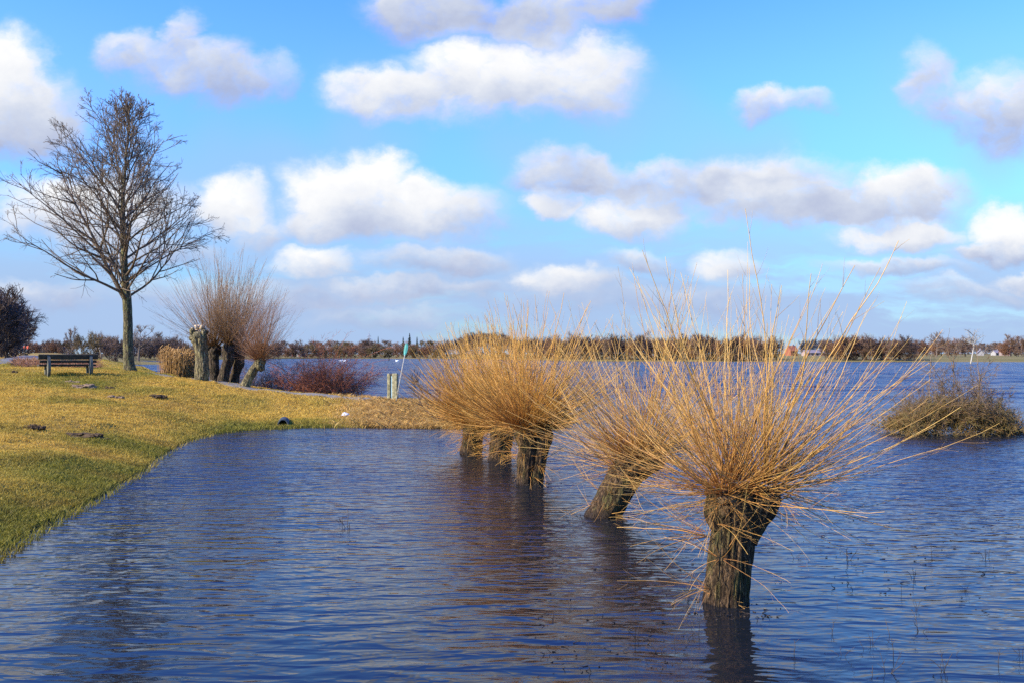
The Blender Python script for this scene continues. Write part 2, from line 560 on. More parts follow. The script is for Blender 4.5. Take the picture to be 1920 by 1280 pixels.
def mat_ground():
    t = NT('turf')
    o = t.obj(); g = t.attr('green')
    n1 = t.noise(o, 1.3, 5, .6); n2 = t.noise(o, 9, 4, .65)
    straw = t.mix(n1, (.42, .24, .045), (.56, .36, .08))
    straw = t.mix(t.rng(n2, .35, .65, 0, .7), straw, (.17, .10, .028))
    gr = t.mix(t.rng(n2, .3, .7), (.12, .125, .016), (.26, .24, .04))
    c = t.mix(g, straw, gr)
    wet = t.attr('wet')
    c = t.mix(wet, c, (.035, .028, .012))
    far = t.attr('far')
    fc = t.mix(t.rng(t.noise(o, .02, 3), .35, .65), (.15, .13, .035), (.22, .165, .06))
    c = t.mix(far, c, fc)
    h = t.math('ADD', t.noise(o, 14, 5, .7), t.math('MULTIPLY', t.noise(o, 60, 3, .7), .4))
    return t.princ(c, .95, t.bump(h, .06), .1)


m = MB()
gflat, xf, yf = GZ.ravel(), GX.ravel(), GY.ravel()
m.add(np.stack([xf, yf, gflat], 1), q, green=green(xf, yf), wet=np.clip((.05 - gflat) / .06, 0, 1) * (yf < 260), far=np.clip((yf - 150) / 100, 0, 1))
tag(m.build('ground', mat_ground()), kind='structure', label='grassy lake bank and flat land round the flooded lake')


# ------------------------------------------------------------------ water
def mat_water():
    t = NT('lake_water')
    o = t.obj()
    sep = t.n('ShaderNodeSeparateXYZ', {0: o})
    Y = sep.outputs[1]
    r1 = t.n('ShaderNodeMapping', {'Vector': o, 'Rotation': (0, 0, math.radians(7)), 'Scale': (.75, 2.3, 1)}).outputs[0]
    r2 = t.n('ShaderNodeMapping', {'Vector': o, 'Rotation': (0, 0, math.radians(-13)), 'Scale': (.9, 2.2, 1)}).outputs[0]
    warp = t.n('ShaderNodeTexNoise', {'Vector': o, 'Scale': .6, 'Detail': 2.0}).outputs[1]
    r1 = t.vmath('ADD', r1, t.vmath('MULTIPLY', warp, (.8, .8, 0)))
    ripple = t.noise(r1, 1.75, 2, .5, .2)          # 0.3-0.5 m ripples
    ripple2 = t.noise(r2, 4.0, 2, .5, .3)
    fine = t.noise(r2, 8.5, 2, .5)
    chop = t.noise(r1, .55, 3, .55, .3)
    calm = t.rng(t.noise(o, .16, 2, .5), .38, .62, .45, 1.0)          # wind patches
    near = t.rng(Y, 6.5, 15, 0, 1, True)
    openw = t.rng(Y, 34, 60, 0, 1, True)
    def mul(a, b): return t.math('MULTIPLY', a, b)
    crest = t.math('SUBTRACT', 1.0, t.math('ABSOLUTE', t.math('MULTIPLY_ADD', t.noise(r2, 1.7, 2, .5, .4), 4.0, -2.0)))
    crest = t.math('MULTIPLY', t.math('MULTIPLY', t.math('MAXIMUM', crest, 0.0), t.math('MAXIMUM', crest, 0.0)), .008)
    crest = mul(crest, t.rng(Y, 6.5, 13, .30, 1, True))
    h = t.math('ADD', mul(ripple, t.rng(Y, 6.5, 13, .028, .033)), crest)
    h = t.math('ADD', h, mul(mul(ripple2, calm), mul(t.rng(near, 0, 1, .3, 1), .021)))
    h = t.math('ADD', h, mul(mul(fine, calm), mul(near, .0065)))
    h = t.math('ADD', h, mul(chop, t.rng(openw, 0, 1, .012, .03)))
    # open lake: wind chop far finer than a pixel, given directly as surface slopes
    c1 = t.n('ShaderNodeTexNoise', {'Vector': r1, 'Scale': .62, 'Detail': 3.0, 'Roughness': .6}).outputs[1]
    c2 = t.n('ShaderNodeTexNoise', {'Vector': r2, 'Scale': .20, 'Detail': 1.0, 'Roughness': .5}).outputs[1]
    sl = t.vmath('ADD', t.vmath('MULTIPLY', t.vmath('SUBTRACT', c1, (.5, .5, .5)), (.5, 1.15, 0)), t.vmath('MULTIPLY', t.vmath('SUBTRACT', c2, (.5, .5, .5)), (.2, .5, 0)))
    sl = t.vmath('ADD', sl, (0, -.19, 0))
    sl = t.vmath('MULTIPLY', sl, t.n('ShaderNodeCombineXYZ', {0: openw, 1: openw, 2: openw}).outputs[0])
    c3 = t.n('ShaderNodeTexNoise', {'Vector': r2, 'Scale': 2.6, 'Detail': 3.0, 'Roughness': .6}).outputs[1]
    midw = mul(t.rng(Y, 8.5, 17, 0, 1, True), mul(t.rng(Y, 34, 60, 1, 0, True), calm))
    s3 = t.vmath('ADD', t.vmath('MULTIPLY', t.vmath('SUBTRACT', c3, (.5, .5, .5)), (.22, .55, 0)), (0, -.125, 0))
    sl = t.vmath('ADD', sl, t.vmath('MULTIPLY', s3, t.n('ShaderNodeCombineXYZ', {0: midw, 1: midw, 2: midw}).outputs[0]))
    nb0 = t.vmath('NORMALIZE', t.vmath('ADD', sl, (0, 0, 1)))
    nb = t.bump(h, 1.0, 1.0, nb0)
    b = t.n('ShaderNodeBsdfPrincipled', {'Base Color': (.009, .011, .013, 1), 'Roughness': .03, 'IOR': 1.36, 'Normal': nb, 'Specular IOR Level': .5})
    t.t.links.new(b.outputs[0], t.out.inputs[0])
    return t.m


m = MB()
s_ = 7000.0
m.add([[-s_, -500, 0], [s_, -500, 0], [s_, s_, 0], [-s_, s_, 0]], np.array([[0, 1, 2, 3]]))
tag(m.build('water', mat_water(), smooth=False), kind='structure', label='rippled dark blue flood water of the lake')


# ------------------------------------------------------------------ path and road
def ribbon(name, pts, w, matl, label, dz=.012, n=120):
    pts = np.array(pts, float)
    tt = np.concatenate([[0], np.cumsum(np.linalg.norm(np.diff(pts, axis=0), axis=1))])
    s = np.linspace(0, tt[-1], n)
    c = np.stack([np.interp(s, tt, pts[:, k]) for k in range(2)], 1)
    c[1:-1] = (c[:-2] + c[1:-1] * 2 + c[2:]) / 4
    d = nrm(np.gradient(c, axis=0)); nn = np.stack([-d[:, 1], d[:, 0]], 1)
    V = []
    k = 9
    for j in range(k):
        o = (j / (k - 1) - .5) * w
        p = c + nn * o
        V.append(np.stack([p[:, 0], p[:, 1], gh(p[:, 0], p[:, 1]) + dz + .03 * (1 - (2 * j / (k - 1) - 1) ** 2)], 1))
    V = np.stack(V, 1)
    ix = np.arange(n * k).reshape(n, k)
    qq = np.stack([ix[:-1, :-1], ix[1:, :-1], ix[1:, 1:], ix[:-1, 1:]], -1).reshape(-1, 4)
    m = MB(); m.add(V, qq)
    return tag(m.build(name, matl), label=label, kind='structure')


M['path'] = mat_plain('gravel_path', (.20, .175, .13), .9, .3, 5, .01)
M['road'] = mat_plain('asphalt_road', (.15, .15, .155), .8, .12, 3, .004)
P_ = [at(60, 690, 45)[:2], at(240, 700, 41.5)[:2], at(330, 705, 39.2)[:2], at(450, 722, 36.2)[:2], at(560, 736, 35.5)[:2], at(690, 745, 34.4)[:2], at(745, 750, 33.8)[:2]]
ribbon('path', P_, 1.1, M['path'], 'grey trodden path along the crest of the bank')
ribbon('road', [at(-500, 690, 46)[:2], at(-160, 683, 54)[:2], at(-10, 680, 66)[:2], at(34, 675, 88)[:2], at(46, 670, 115)[:2], at(50, 665, 140)[:2]], 3.6, M['road'], 'pale grey paved lane leaving at the left edge', .03)


# ------------------------------------------------------------------ grass (nobody could count it)
def mat_blade(name, s1, s2, g1, g2):
    t = NT(name)
    g, tn = t.attr('green'), t.attr('tone')
    c = t.mix(g, t.mix(tn, s1, s2), t.mix(tn, g1, g2))
    o = t.obj()
    c = t.mix(t.rng(t.noise(o, 2.4, 5, .7), .54, .68, 0, .75), c, (.11, .08, .018))     # dead brown clumps and soil, with shade between clumps painted in
    c = t.mix(t.rng(t.noise(o, .8, 4, .6), .52, .70, 0, .5), c, (.30, .17, .035))
    b = t.n('ShaderNodeBsdfPrincipled', {'Base Color': c, 'Roughness': .6, 'Specular IOR Level': .3})
    tl = t.n('ShaderNodeBsdfTranslucent', {'Color': c})
    mx = t.n('ShaderNodeMixShader', {0: .35, 1: b.outputs[0], 2: tl.outputs[0]})
    t.t.links.new(mx.outputs[0], t.out.inputs[0])
    return t.m


def blades(pos, hgt, wid, lean, rng, greenv):
    N = len(pos)
    a = rng.uniform(0, 2 * np.pi, N)
    side = np.stack([np.cos(a), np.sin(a), np.zeros(N)], 1)
    b = rng.uniform(0, 2 * np.pi, N)
    ln = np.stack([np.cos(b), np.sin(b), np.zeros(N)], 1) * (lean * hgt)[:, None]
    tip = pos + ln + np.array([0, 0, 1.0]) * hgt[:, None]
    mid = pos + ln * .35 + np.array([0, 0, .62]) * hgt[:, None]
    w = wid[:, None] * side / 2
    V = np.stack([pos - w, pos + w, mid + w * .7, tip, mid - w * .7], 1)
    f = np.arange(N * 5).reshape(N, 5)
    tone = np.repeat(rng.uniform(0, 1, N), 5)
    return V, f, np.repeat(greenv, 5), tone


rng = np.random.default_rng(3)
N = 1900000
Yc = 9.0 * (96 / 9.0) ** rng.uniform(0, 1, N)
Xc = xw(rng.uniform(-60, 1130, N), Yc)
keep = ((Yc < 46) | (CX + F * Xc / Yc < 345)) & (rng.uniform(0, 1, N) < np.clip(24 / Yc, 0, 1) * .8 * (Yc / 30).clip(.55, 1))
Xc, Yc = Xc[keep], Yc[keep]
Zc = gh(Xc, Yc)
keep = (Zc > .012) | ((Zc > -.035) & (rng.uniform(0, 1, len(Zc)) < .14))
Xc, Yc, Zc = Xc[keep], Yc[keep], Zc[keep]
# keep the path clear
dp = seg_dist(Xc, Yc, [tuple(p) for p in P_])
keep = (dp > .5) | (rng.uniform(0, 1, len(Xc)) < .12)
Xc, Yc, Zc = Xc[keep], Yc[keep], Zc[keep]
gv = green(Xc, Yc)
px = CX + F * Xc / Yc
isdry = (px > 655 + rng.normal(0, 30, len(px))) & (Yc > 26)
tuft = fbm(np.stack([Xc, Yc, 0 * Xc], 1) * 1.1 + 40, 3)
hg = (.035 + .03 * rng.uniform(0, 1, len(Xc)) + .03 * np.clip(tuft, 0, 1)) * (1 + .5 * gv) * np.clip(Yc / 20, .8, 1.5)
hg = hg * .78 + np.clip(.03 - Zc, 0, .09)
wd = .005 + .00036 * Yc * rng.uniform(.6, 1.4, len(Xc))
m = MB()
k = ~isdry
V, f, gg, tn = blades(np.stack([Xc, Yc, Zc - .006], 1)[k], hg[k], wd[k], rng.uniform(.2, 1.2, k.sum()), rng, gv[k])
m.add(V, f, green=gg, tone=tn)
go = m.build('grass', mat_blade('grass_blade', (.48, .29, .034), (.78, .54, .10), (.15, .135, .014), (.39, .33, .045)), smooth=False)
tag(go, 'short worn yellow green turf covering the lake bank', 'grass', kind='stuff')
k = isdry
m = MB()
n_ = k.sum()
V, f, gg, tn = blades(np.stack([Xc, Yc, Zc - .006], 1)[k], hg[k] * rng.uniform(1.0, 2.6, n_), wd[k] * .75, rng.uniform(.4, 1.6, n_), rng, gv[k] * .5)
m.add(V, f, green=gg, tone=tn)
# more long matted straw on the dam
n_ = 110000
Yd = rng.uniform(27.5, 34, n_); Xd = xw(rng.uniform(690, 1120, n_), Yd); Zd = gh(Xd, Yd); kk = Zd > .0
Xd, Yd, Zd = Xd[kk], Yd[kk], Zd[kk]; n_ = len(Xd)
V, f, gg, tn = blades(np.stack([Xd, Yd, Zd - .01], 1), rng.uniform(.05, .16, n_), rng.uniform(.008, .015, n_), rng.uniform(.8, 2.6, n_), rng, np.zeros(n_))
m.add(V, f, green=gg, tone=tn)
do = m.build('dry_grass', mat_blade('straw_blade', (.44, .23, .045), (.72, .48, .16), (.24, .19, .03), (.42, .30, .07)), smooth=False)
tag(do, 'long matted golden dry grass on the low dam', 'dry grass', kind='stuff')


# ------------------------------------------------------------------ willows in the water
def loft(mb, pts, rad, seed, nt=64, nz=60, ridge=.06, lump=.10, lumpf=3.0, caps=True, squash=1.0, tone=0.5, ridges=9):
    """closed trunk-like loft with vertical bark ridges"""
    pts = np.asarray(pts, float); rad = np.asarray(rad, float)
    r = np.random.default_rng(seed)
    tt = np.linspace(0, 1, len(pts)); s = np.linspace(0, 1, nz)
    def sm(a):
        c = np.interp(s, tt, a)
        for _ in range(3): c[1:-1] = (c[:-2] + 2 * c[1:-1] + c[2:]) / 4
        return c
    c = np.stack([sm(pts[:, k]) for k in range(3)], 1); R = sm(rad)
    T = nrm(np.gradient(c, axis=0))
    U = nrm(np.cross(T, np.array([0, 1.0, 0]))); W = np.cross(T, U)
    a = np.linspace(0, 2 * np.pi, nt, endpoint=False)
    d = np.cos(a)[None, :, None] * U[:, None] + np.sin(a)[None, :, None] * W[:, None] * squash
    base = c[:, None] + d * R[:, None, None]
    off = r.uniform(0, 60, 3)
    nz_ = fbm(base * lumpf / 1.0 + off, 3)
    cyl = np.stack([np.cos(a)[None] * np.ones((nz, 1)) * ridges / 3, np.sin(a)[None] * np.ones((nz, 1)) * ridges / 3,
                    (s * .9)[:, None] * np.ones((1, nt)) * np.linalg.norm(np.diff(pts, axis=0), axis=1).sum() * 1.6], -1) + off
    rg = 1 - np.abs(fbm(cyl, 2)) * 1.6 - np.abs(fbm(cyl * np.array([2.3, 2.3, 1.4]) + 31, 2)) * .8
    V = c[:, None] + d * (R[:, None] * (1 + lump * nz_ + ridge * rg))[..., None]
    ix = np.arange(nt * nz).reshape(nz, nt); j = (np.arange(nt) + 1) % nt
    fs = [np.stack([ix[:-1], ix[:-1][:, j], ix[1:][:, j], ix[1:]], -1).reshape(-1, 4)]
    if caps: fs += [ix[-1][None], ix[0][None, ::-1]]
    mb.add(V, fs, tone=tone)


def shoots(mb, heads, n, Lr, thmax, rng, r0, K=10, wig=.035, trop=.035, sub=5, subL=(.2, .6), bias=1.0, tipr=.26, droop=0.0, az=None, sub2=0):
    """heads: list of (centre, radius, weight). long rods radiating from pollard heads, with side twigs"""
    w = np.array([h[2] for h in heads], float); w /= w.sum()
    hi = rng.choice(len(heads), n, p=w)
    c = np.array([h[0] for h in heads])[hi]; hr = np.array([h[1] for h in heads])[hi]
    th = thmax * rng.uniform(0, 1, n) ** bias
    ph = rng.uniform(0, 2 * np.pi, n) if az is None else az(rng, n)
    D = np.stack([np.sin(th) * np.cos(ph), np.sin(th) * np.sin(ph), np.cos(th)], 1)
    S = c + D * hr[:, None] * rng.uniform(.5, .95, n)[:, None]
    D = nrm(D + rng.normal(0, .16, D.shape))
    L = rng.uniform(Lr[0], Lr[1], n) * (1 - .28 * (th / thmax) ** 2)
    L = np.where(rng.uniform(0, 1, n) < .3, L * rng.uniform(.35, .8, n), L)
    P = grow(S, D, L, K, wig, trop - droop * (th > 1.25), rng)
    P[:, :, 2] = np.maximum(P[:, :, 2], -.03)
    rb = r0 * rng.uniform(.45, 1.0, n) * np.clip(L / Lr[1], .55, 1)
    tone = rng.uniform(0, 1, n)
    mb.tubes(P, taper(rb, rb * tipr, K, .8), 5 if r0 > .009 else 4, tone)
    if sub:
        S2, D2, i2, t2 = spawn(P, sub, .18, .96, .25, .75, rng)
        L2 = rng.uniform(subL[0], subL[1], len(S2)) * (1.15 - t2 * .75)
        P2 = grow(S2, D2, L2, 4, .06, .05, rng)
        P2[:, :, 2] = np.maximum(P2[:, :, 2], -.03)
        r2 = rb[i2] * (1 - .6 * t2) * rng.uniform(.3, .55, len(S2))
        mb.tubes(P2, taper(r2, r2 * .45, 4), 3, tone[i2])
        if sub2:
            S3, D3, i3, t3 = spawn(P2, sub2, .3, .95, .3, .8, rng)
            P3 = grow(S3, D3, rng.uniform(.08, .25, len(S3)), 2, .08, .03, rng)
            mb.tubes(P3, taper(r2[i3] * .5, r2[i3] * .3, 2), 3, tone[i2][i3])
    return P


WG = 'pollard willows standing in the flooded water'


def local(px, py, base, Y): return at(px, py, Y) - base


# nearest willow -----------------------------------------------------
Y = yw(1127); B = at(1365, 1138, Y)
wil = empty('pollard_willow', B, 'nearest pollard willow with thick ridged trunk and long golden rods, standing in the water', 'willow tree', WG)
m = MB()
L_ = lambda px, py, dy=0.0: at(px, py, Y) - B + np.array([0, dy, 0])
loft(m, [L_(1362, 1200), L_(1363, 1138), L_(1366, 1080), L_(1372, 1020), L_(1377, 975), L_(1374, 940), L_(1366, 918)],
     [.22, .197, .18, .178, .192, .195, .115], 1, 200, 130, .085, .09, 4.5, ridges=13)
loft(m, [L_(1392, 1010), L_(1408, 975), L_(1424, 945), L_(1436, 925), L_(1440, 912)], [.13, .15, .155, .14, .08], 2, 120, 70, .085, .12, 5, ridges=13)
loft(m, [L_(1352, 985, -.02), L_(1345, 955, -.04), L_(1350, 930, -.04), L_(1352, 920)], [.10, .125, .12, .06], 3, 48, 40, .05, .15, 6)
r_ = np.random.default_rng(8)
for _ in range(10):
    a = r_.uniform(0, 6.28); c = L_(r_.choice([1352, 1380, 1430]), r_.uniform(915, 950), 0) + np.array([.13 * math.cos(a), .13 * math.sin(a), 0])
    m.blob(c, r_.uniform(.035, .075, 3), r_, 16, 10, .25, 3)
m.build('trunk', M['willow_bark'], wil)
m = MB(); m.blob(L_(1357, 932, -.115), (.105, .075, .045), np.random.default_rng(6), 26, 16, .16, 2.2)
m.build('healed_cut', mat_bark('healed_wood', (.22, .15, .075), (.42, .31, .17), None, 0, 5, .008), wil)
m = MB(); r_ = np.random.default_rng(21)
hd = [(L_(1355, 925, -.02), .15, 1.0), (L_(1385, 915, .02), .15, 1.2), (L_(1436, 915, 0), .14, 1.2)]
shoots(m, hd, 75, (1.2, 2.2), .8, r_, .0112, 12, .05, .016, 8, (.15, .55), .75, .24)
shoots(m, hd, 250, (1.25, 2.45), 1.6, r_, .0100, 12, .055, .037, 9, (.15, .55), .5, .26)
shoots(m, hd, 120, (.8, 1.9), 1.9, r_, .009, 12, .055, .045, 6, (.12, .5), .35, .28, .04)
# low drooping rods from the head and the stem
hd2 = [(L_(1340, 975, -.1), .08, 1.0), (L_(1345, 1040, -.14), .05, .7), (L_(1330, 1110, -.1), .05, .5), (L_(1430, 960, -.05), .1, .8)]
shoots(m, hd2, 46, (.5, 1.4), 1.9, r_, .0075, 12, .06, .045, 4, (.12, .4), .35, .35, .08)
left = lambda r, n: r.normal(math.pi, .6, n)
shoots(m, [(L_(1330, 1000, -.12), .1, 1), (L_(1328, 1095, -.1), .06, .8)], 20, (.5, 1.2), 1.85, r_, .0075, 12, .05, .03, 4, (.12, .4), .25, .35, .06, left)
m.build('crown', M['willow_twig'], wil)

# second willow, leaning right ---------------------------------------
Y = yw(967); B = at(1128, 967, Y)
wil = empty('pollard_willow', B, 'pollard willow whose short trunk leans far to the right, second nearest in the water', 'willow tree', WG)
m = MB()
loft(m, [L_(1118, 1010), L_(1128, 972), L_(1150, 930), L_(1172, 893), L_(1192, 862), L_(1206, 842)], [.24, .225, .21, .22, .24, .13], 5, 80, 70, .07, .1, 4)
loft(m, [L_(1172, 893), L_(1205, 872), L_(1228, 862), L_(1238, 850)], [.15, .16, .15, .07], 6, 48, 40, .07, .15, 5)
m.build('trunk', M['willow_bark'], wil)
m = MB(); r_ = np.random.default_rng(31)
hd = [(L_(1190, 858), .2, 1.2), (L_(1222, 852), .16, 1.0), (L_(1165, 880), .15, .5)]
shoots(m, hd, 400, (1.5, 2.7), 1.55, r_, .0105, 11, .055, .030, 7, (.15, .5), .5, .26)
shoots(m, hd, 120, (.7, 1.6), 1.8, r_, .010, 11, .05, .022, 4, (.15, .5), .4, .3, .02)
shoots(m, [(L_(1140, 935), .18, 1), (L_(1120, 965), .12, .6)], 36, (.4, 1.0), 1.8, r_, .008, 10, .06, .03, 4, (.12, .4), .35, .35, .04)
m.build('crown', M['willow_twig'], wil)

# third willow, split trunk -------------------------------------------
Y = yw(907); B = at(995, 907, Y)
wil = empty('pollard_willow', B, 'pollard willow with a trunk split into two stems and a dense golden crown', 'willow tree', WG)
m = MB()
loft(m, [L_(985, 935), L_(985, 907), L_(987, 870), L_(989, 835), L_(982, 808), L_(978, 796)], [.17, .165, .15, .16, .2, .1], 7, 64, 60, .07, .1, 4)
loft(m, [L_(1004, 935), L_(1004, 907), L_(1010, 870), L_(1016, 835), L_(1020, 812), L_(1022, 798)], [.15, .135, .125, .14, .17, .09], 8, 64, 60, .07, .1, 4)
m.build('trunk', M['willow_bark'], wil)
m = MB(); r_ = np.random.default_rng(41)
hd = [(L_(980, 802), .2, 1.2), (L_(1020, 802), .18, 1.0)]
shoots(m, hd, 520, (1.2, 2.3), 1.45, r_, .0112, 9, .05, .042, 6, (.2, .6), .6, .34)
shoots(m, hd, 150, (.6, 1.4), 1.85, r_, .011, 9, .05, .02, 4, (.15, .45), .4, .32, .03)
shoots(m, [(L_(985, 850), .17, 1), (L_(1008, 870), .16, .8), (L_(990, 890), .15, .5)], 60, (.3, .85), 1.9, r_, .008, 9, .06, .01, 4, (.1, .35), .35, .35, .05)
m.build('crown', M['willow_twig_far'], wil)

# fourth and fifth ----------------------------------------------------
for (bx, by, hx, hy, sd, n, lab) in [(937, 862, 942, 792, 51, 330, 'small pollard willow half hidden behind the split trunk willow'),
                                     (884, 850, 890, 786, 61, 360, 'farthest pollard willow of the row, leftmost crown beside the dam')]:
    Y = yw(by); B = at(bx, by, Y)
    wil = empty('pollard_willow', B, lab, 'willow tree', WG)
    m = MB()
    loft(m, [L_(bx - 1, by + 20), L_(bx, by), L_((bx + hx) / 2, (by + hy) / 2), L_(hx, hy + 12), L_(hx, hy)], [.28, .25, .22, .26, .12], sd, 56, 40, .07, .12, 4)
    m.build('trunk', M['willow_bark'], wil)
    m = MB(); r_ = np.random.default_rng(sd)
    hd = [(L_(hx, hy + 5), .24, 1.2)]
    shoots(m, hd, n + 330, (1.3, 2.3), 1.55, r_, .0125, 8, .04, .042, 6, (.2, .6), .6, .36)
    shoots(m, hd, 150, (.5, 1.2), 1.95, r_, .011, 8, .05, .015, 4, (.15, .4), .45, .32, .05)
    shoots(m, [(L_(bx, by - 35), .24, 1), (L_(bx, by - 12), .24, .8)], 110, (.3, .9), 1.9, r_, .009, 8, .06, .01, 5, (.1, .4), .35, .35, .05)
    m.build('crown', M['willow_twig_far'], wil)


# ------------------------------------------------------------------ pollards on the bank
BG = 'old pollards at the crest of the bank'
def pollard(path, rad, Y, label, seed, n=0, Lr=(2.5, 4.2), th=1.0, matb='pollard_bark', matt='grey_twig', r0=.016, stubs=0, extra=None, hr=.3, lean=0.0):
    bx, by = path[0]
    p0 = at(bx, by, Y); p0[2] = gz(p0[0], p0[1]) - .02
    root = empty('pollard_tree', p0, label, 'pollard tree', BG)
    pts = []
    for (x, y) in path:
        v = at(x, y, Y) - at(bx, by, Y); pts.append(v)
    pts = [pts[0] - np.array([0, 0, .35])] + pts
    rad = [rad[0] * 1.1] + list(rad)
    m = MB(); r_ = np.random.default_rng(seed)
    loft(m, pts, rad, seed, 56, 60, .08, .16, 3.2)
    top = pts[-1]
    for _ in range(9):
        a = r_.uniform(0, 6.28)
        m.blob(top + np.array([math.cos(a) * rad[-2] * .75, math.sin(a) * rad[-2] * .75, r_.uniform(-.28, .05)]), r_.uniform(.09, .17, 3), r_, 14, 9, .3, 2.5)
    m.build('trunk', M[matb], root)
    if stubs:
        m = MB()
        for _ in range(stubs):
            a = r_.uniform(0, 6.28); e = r_.uniform(.2, 1.3)
            d = np.array([math.cos(a) * math.cos(e), math.sin(a) * math.cos(e), math.sin(e)])
            s = top + d * rad[-2] * .7 + np.array([0, 0, -.08])
            m.tube([s, s + d * .16], [.055, .05], 9, .3)
        m.build('cut_stub', M['stub'], root)
    if n:
        m = MB()
        hd = [(top, hr, 1.0)]
        shoots(m, hd, n, Lr, th, r_, r0, 10, .03, .03 + lean, 5, (.4, 1.1), .8, .3, sub2=2)
        if extra: shoots(m, hd, *extra[0], r_, *extra[1])
        m.build('crown', M[matt], root)
    return root


M['stub'] = mat_plain('cut_wood', (.62, .45, .24), .8, .2, 8)
pollard([(379, 709), (378, 670), (376, 645), (373, 626), (372, 616)], [.30, .25, .26, .31, .16], 37, 'freshly cut pollard without rods, pale knobbly trunk with cut stubs on top', 71, stubs=16)
pollard([(403, 711), (402, 690), (400, 665), (401, 646)], [.24, .2, .23, .2], 38.6, 'pollard with tall grey rods directly behind the freshly cut trunk', 72, 230, (2.4, 4.4), 1.05, 'dark_bark')
pollard([(417, 714), (422, 690), (430, 665), (428, 645)], [.24, .19, .22, .2], 38.0, 'dark pollard trunk with a crook, tall grey rods, third from the left on the bank', 73, 200, (2.6, 4.3), .95, 'dark_bark')
pollard([(436, 716), (441, 692), (449, 670), (447, 652)], [.22, .18, .22, .2], 38.5, 'slim dark pollard between the crooked trunk and the leaning one', 74, 200, (2.2, 4.0), 1.0, 'dark_bark')
M['orange_grey'] = mat_twig('orange_grey_twig', (.30, .125, .03), (.33, .19, .11), (.22, .09, .025), (.29, .17, .10))
pollard([(459, 721), (467, 703), (477, 687), (487, 673)], [.2, .17, .16, .17], 36.4, 'pollard leaning to the right with a dense orange brush of rods', 75, 210, (1.6, 3.4), 1.05, 'pollard_bark', 'orange_grey', .014,
        extra=((260, (.6, 1.25), 1.45), (.011, 7, .05, .01, 4, (.15, .45), .6, .35)), hr=.22, lean=.01)


# ------------------------------------------------------------------ big bare tree
Y = 45.0
bx, by = 244, 698
B = at(bx, by, Y); B[2] = gz(B[0], B[1])
OFF = at(bx, by, Y)
tree = empty('bare_tree', B, 'tall solitary bare tree with a broad crown, right of the bench', 'tree')
T_ = lambda px, py, dy=0.0: at(px, py, Y) - OFF + np.array([0, dy, 0])
m = MB()
tr = [(244, 712), (244, 698), (242, 685), (240, 640), (240, 600), (238, 560), (234, 520), (232, 470), (230, 420), (230, 370), (233, 340), (236, 300), (239, 260), (241, 228)]
trr = [.42, .33, .26, .225, .215, .21, .175, .15, .125, .10, .075, .05, .03, .012]
loft(m, [T_(*p) for p in tr], trr, 81, 40, 160, .045, .05, 2.0, ridges=8)
tp = np.array([T_(*p) for p in tr])
m.build('trunk', M['tree_bark'], tree)
m = MB(); r_ = np.random.default_rng(84)
n = 62
tl = np.linspace(.27, .985, n)
hz = tp[-1, 2] * tl
S = np.stack([np.interp(hz, tp[:, 2], tp[:, k]) for k in range(3)], 1)
ph = np.arange(n) * 2.39996 + r_.normal(0, .3, n) + 2.6
ang = np.interp(tl, [.27, .36, .5, .7, .98], [1.12, .98, .82, .66, .35]) + r_.normal(0, .10, n)
D = np.stack([np.sin(ang) * np.cos(ph), np.sin(ang) * np.sin(ph), np.cos(ang)], 1)
env_h = (by - np.array([560, 535, 500, 450, 400, 350, 300, 250, 210, 185, 165])) / F * Y
env_l = np.array([30, 105, 180, 215, 228, 218, 185, 140, 95, 50, 0]) / F * Y
env_r = np.array([20, 75, 120, 148, 152, 135, 112, 85, 58, 30, 0]) / F * Y
Lg = np.linspace(.3, 8, 78)
ae = ang * .86
hh = S[:, 2:3] + Lg[None] * np.cos(ae)[:, None]; rd = Lg[None] * np.sin(ae)[:, None] + np.hypot(S[:, 0], S[:, 1])[:, None] * 0
wl = (.5 - .5 * np.cos(ph))[:, None]
env = np.interp(hh, env_h, env_l) * wl + np.interp(hh, env_h, env_r) * (1 - wl)
ok_ = np.cumprod((rd <= np.maximum(env, .25)) & (hh < env_h[-1] * .985), axis=1).sum(1)
L = Lg[np.clip(ok_ - 1, 0, 77)] * r_.uniform(.86, 1.0, n) * .93
P1 = grow(S, D, L, 11, .065, .03, r_)
rb = np.interp(tl, [.23, .5, .96], [.088, .06, .022]) * r_.uniform(.75, 1.15, n)
m.tubes(P1, taper(rb, .012, 11, .75), 6, r_.uniform(0, .4, n))
# big left fork
Lf = grow(np.array([T_(236, 566)]), np.array([[-.60, .05, 1.0]]), [7.0], 12, .05, .0, r_)
rf = np.array([.13]); m.tubes(Lf, taper(rf, .02, 12, .8), 8, np.array([.1]))
def level(P, rpar, n, t0, t1, a0, a1, Lf_, K, wig, trop, rr, S_, rmin):
    S, D, i, t = spawn(P, n, t0, t1, a0, a1, r_)
    seg = np.linalg.norm(np.diff(P, axis=1), axis=2).sum(1)
    L = seg[i] * Lf_ * (1.1 - .62 * t) * r_.uniform(.6, 1.25, len(S))
    Q = grow(S, D, L, K, wig, trop, r_)
    r = np.maximum(rpar[i] * (1 - .75 * t) * rr, rmin)
    m.tubes(Q, taper(r, np.maximum(r * .35, rmin * .8), K, .85), S_, r_.uniform(0, 1, len(S)))
    return Q, r
for PP, RR, nn in ((P1, rb, 8), (Lf, rf, 20)):
    P2, r2 = level(PP, RR, nn, .18, .98, .45, .95, .50 if PP is P1 else .42, 7, .10, .025, .62, 4, .013)
    P3, r3 = level(P2, r2, 6, .15, 1.0, .4, .95, .50, 5, .12, .02, .6, 3, .0085)
    P4, r4 = level(P3, r3, 3, .2, 1.0, .4, 1.0, .55, 3, .12, .02, .6, 3, .0072)
m.build('crown', M['tree_twig'], tree)


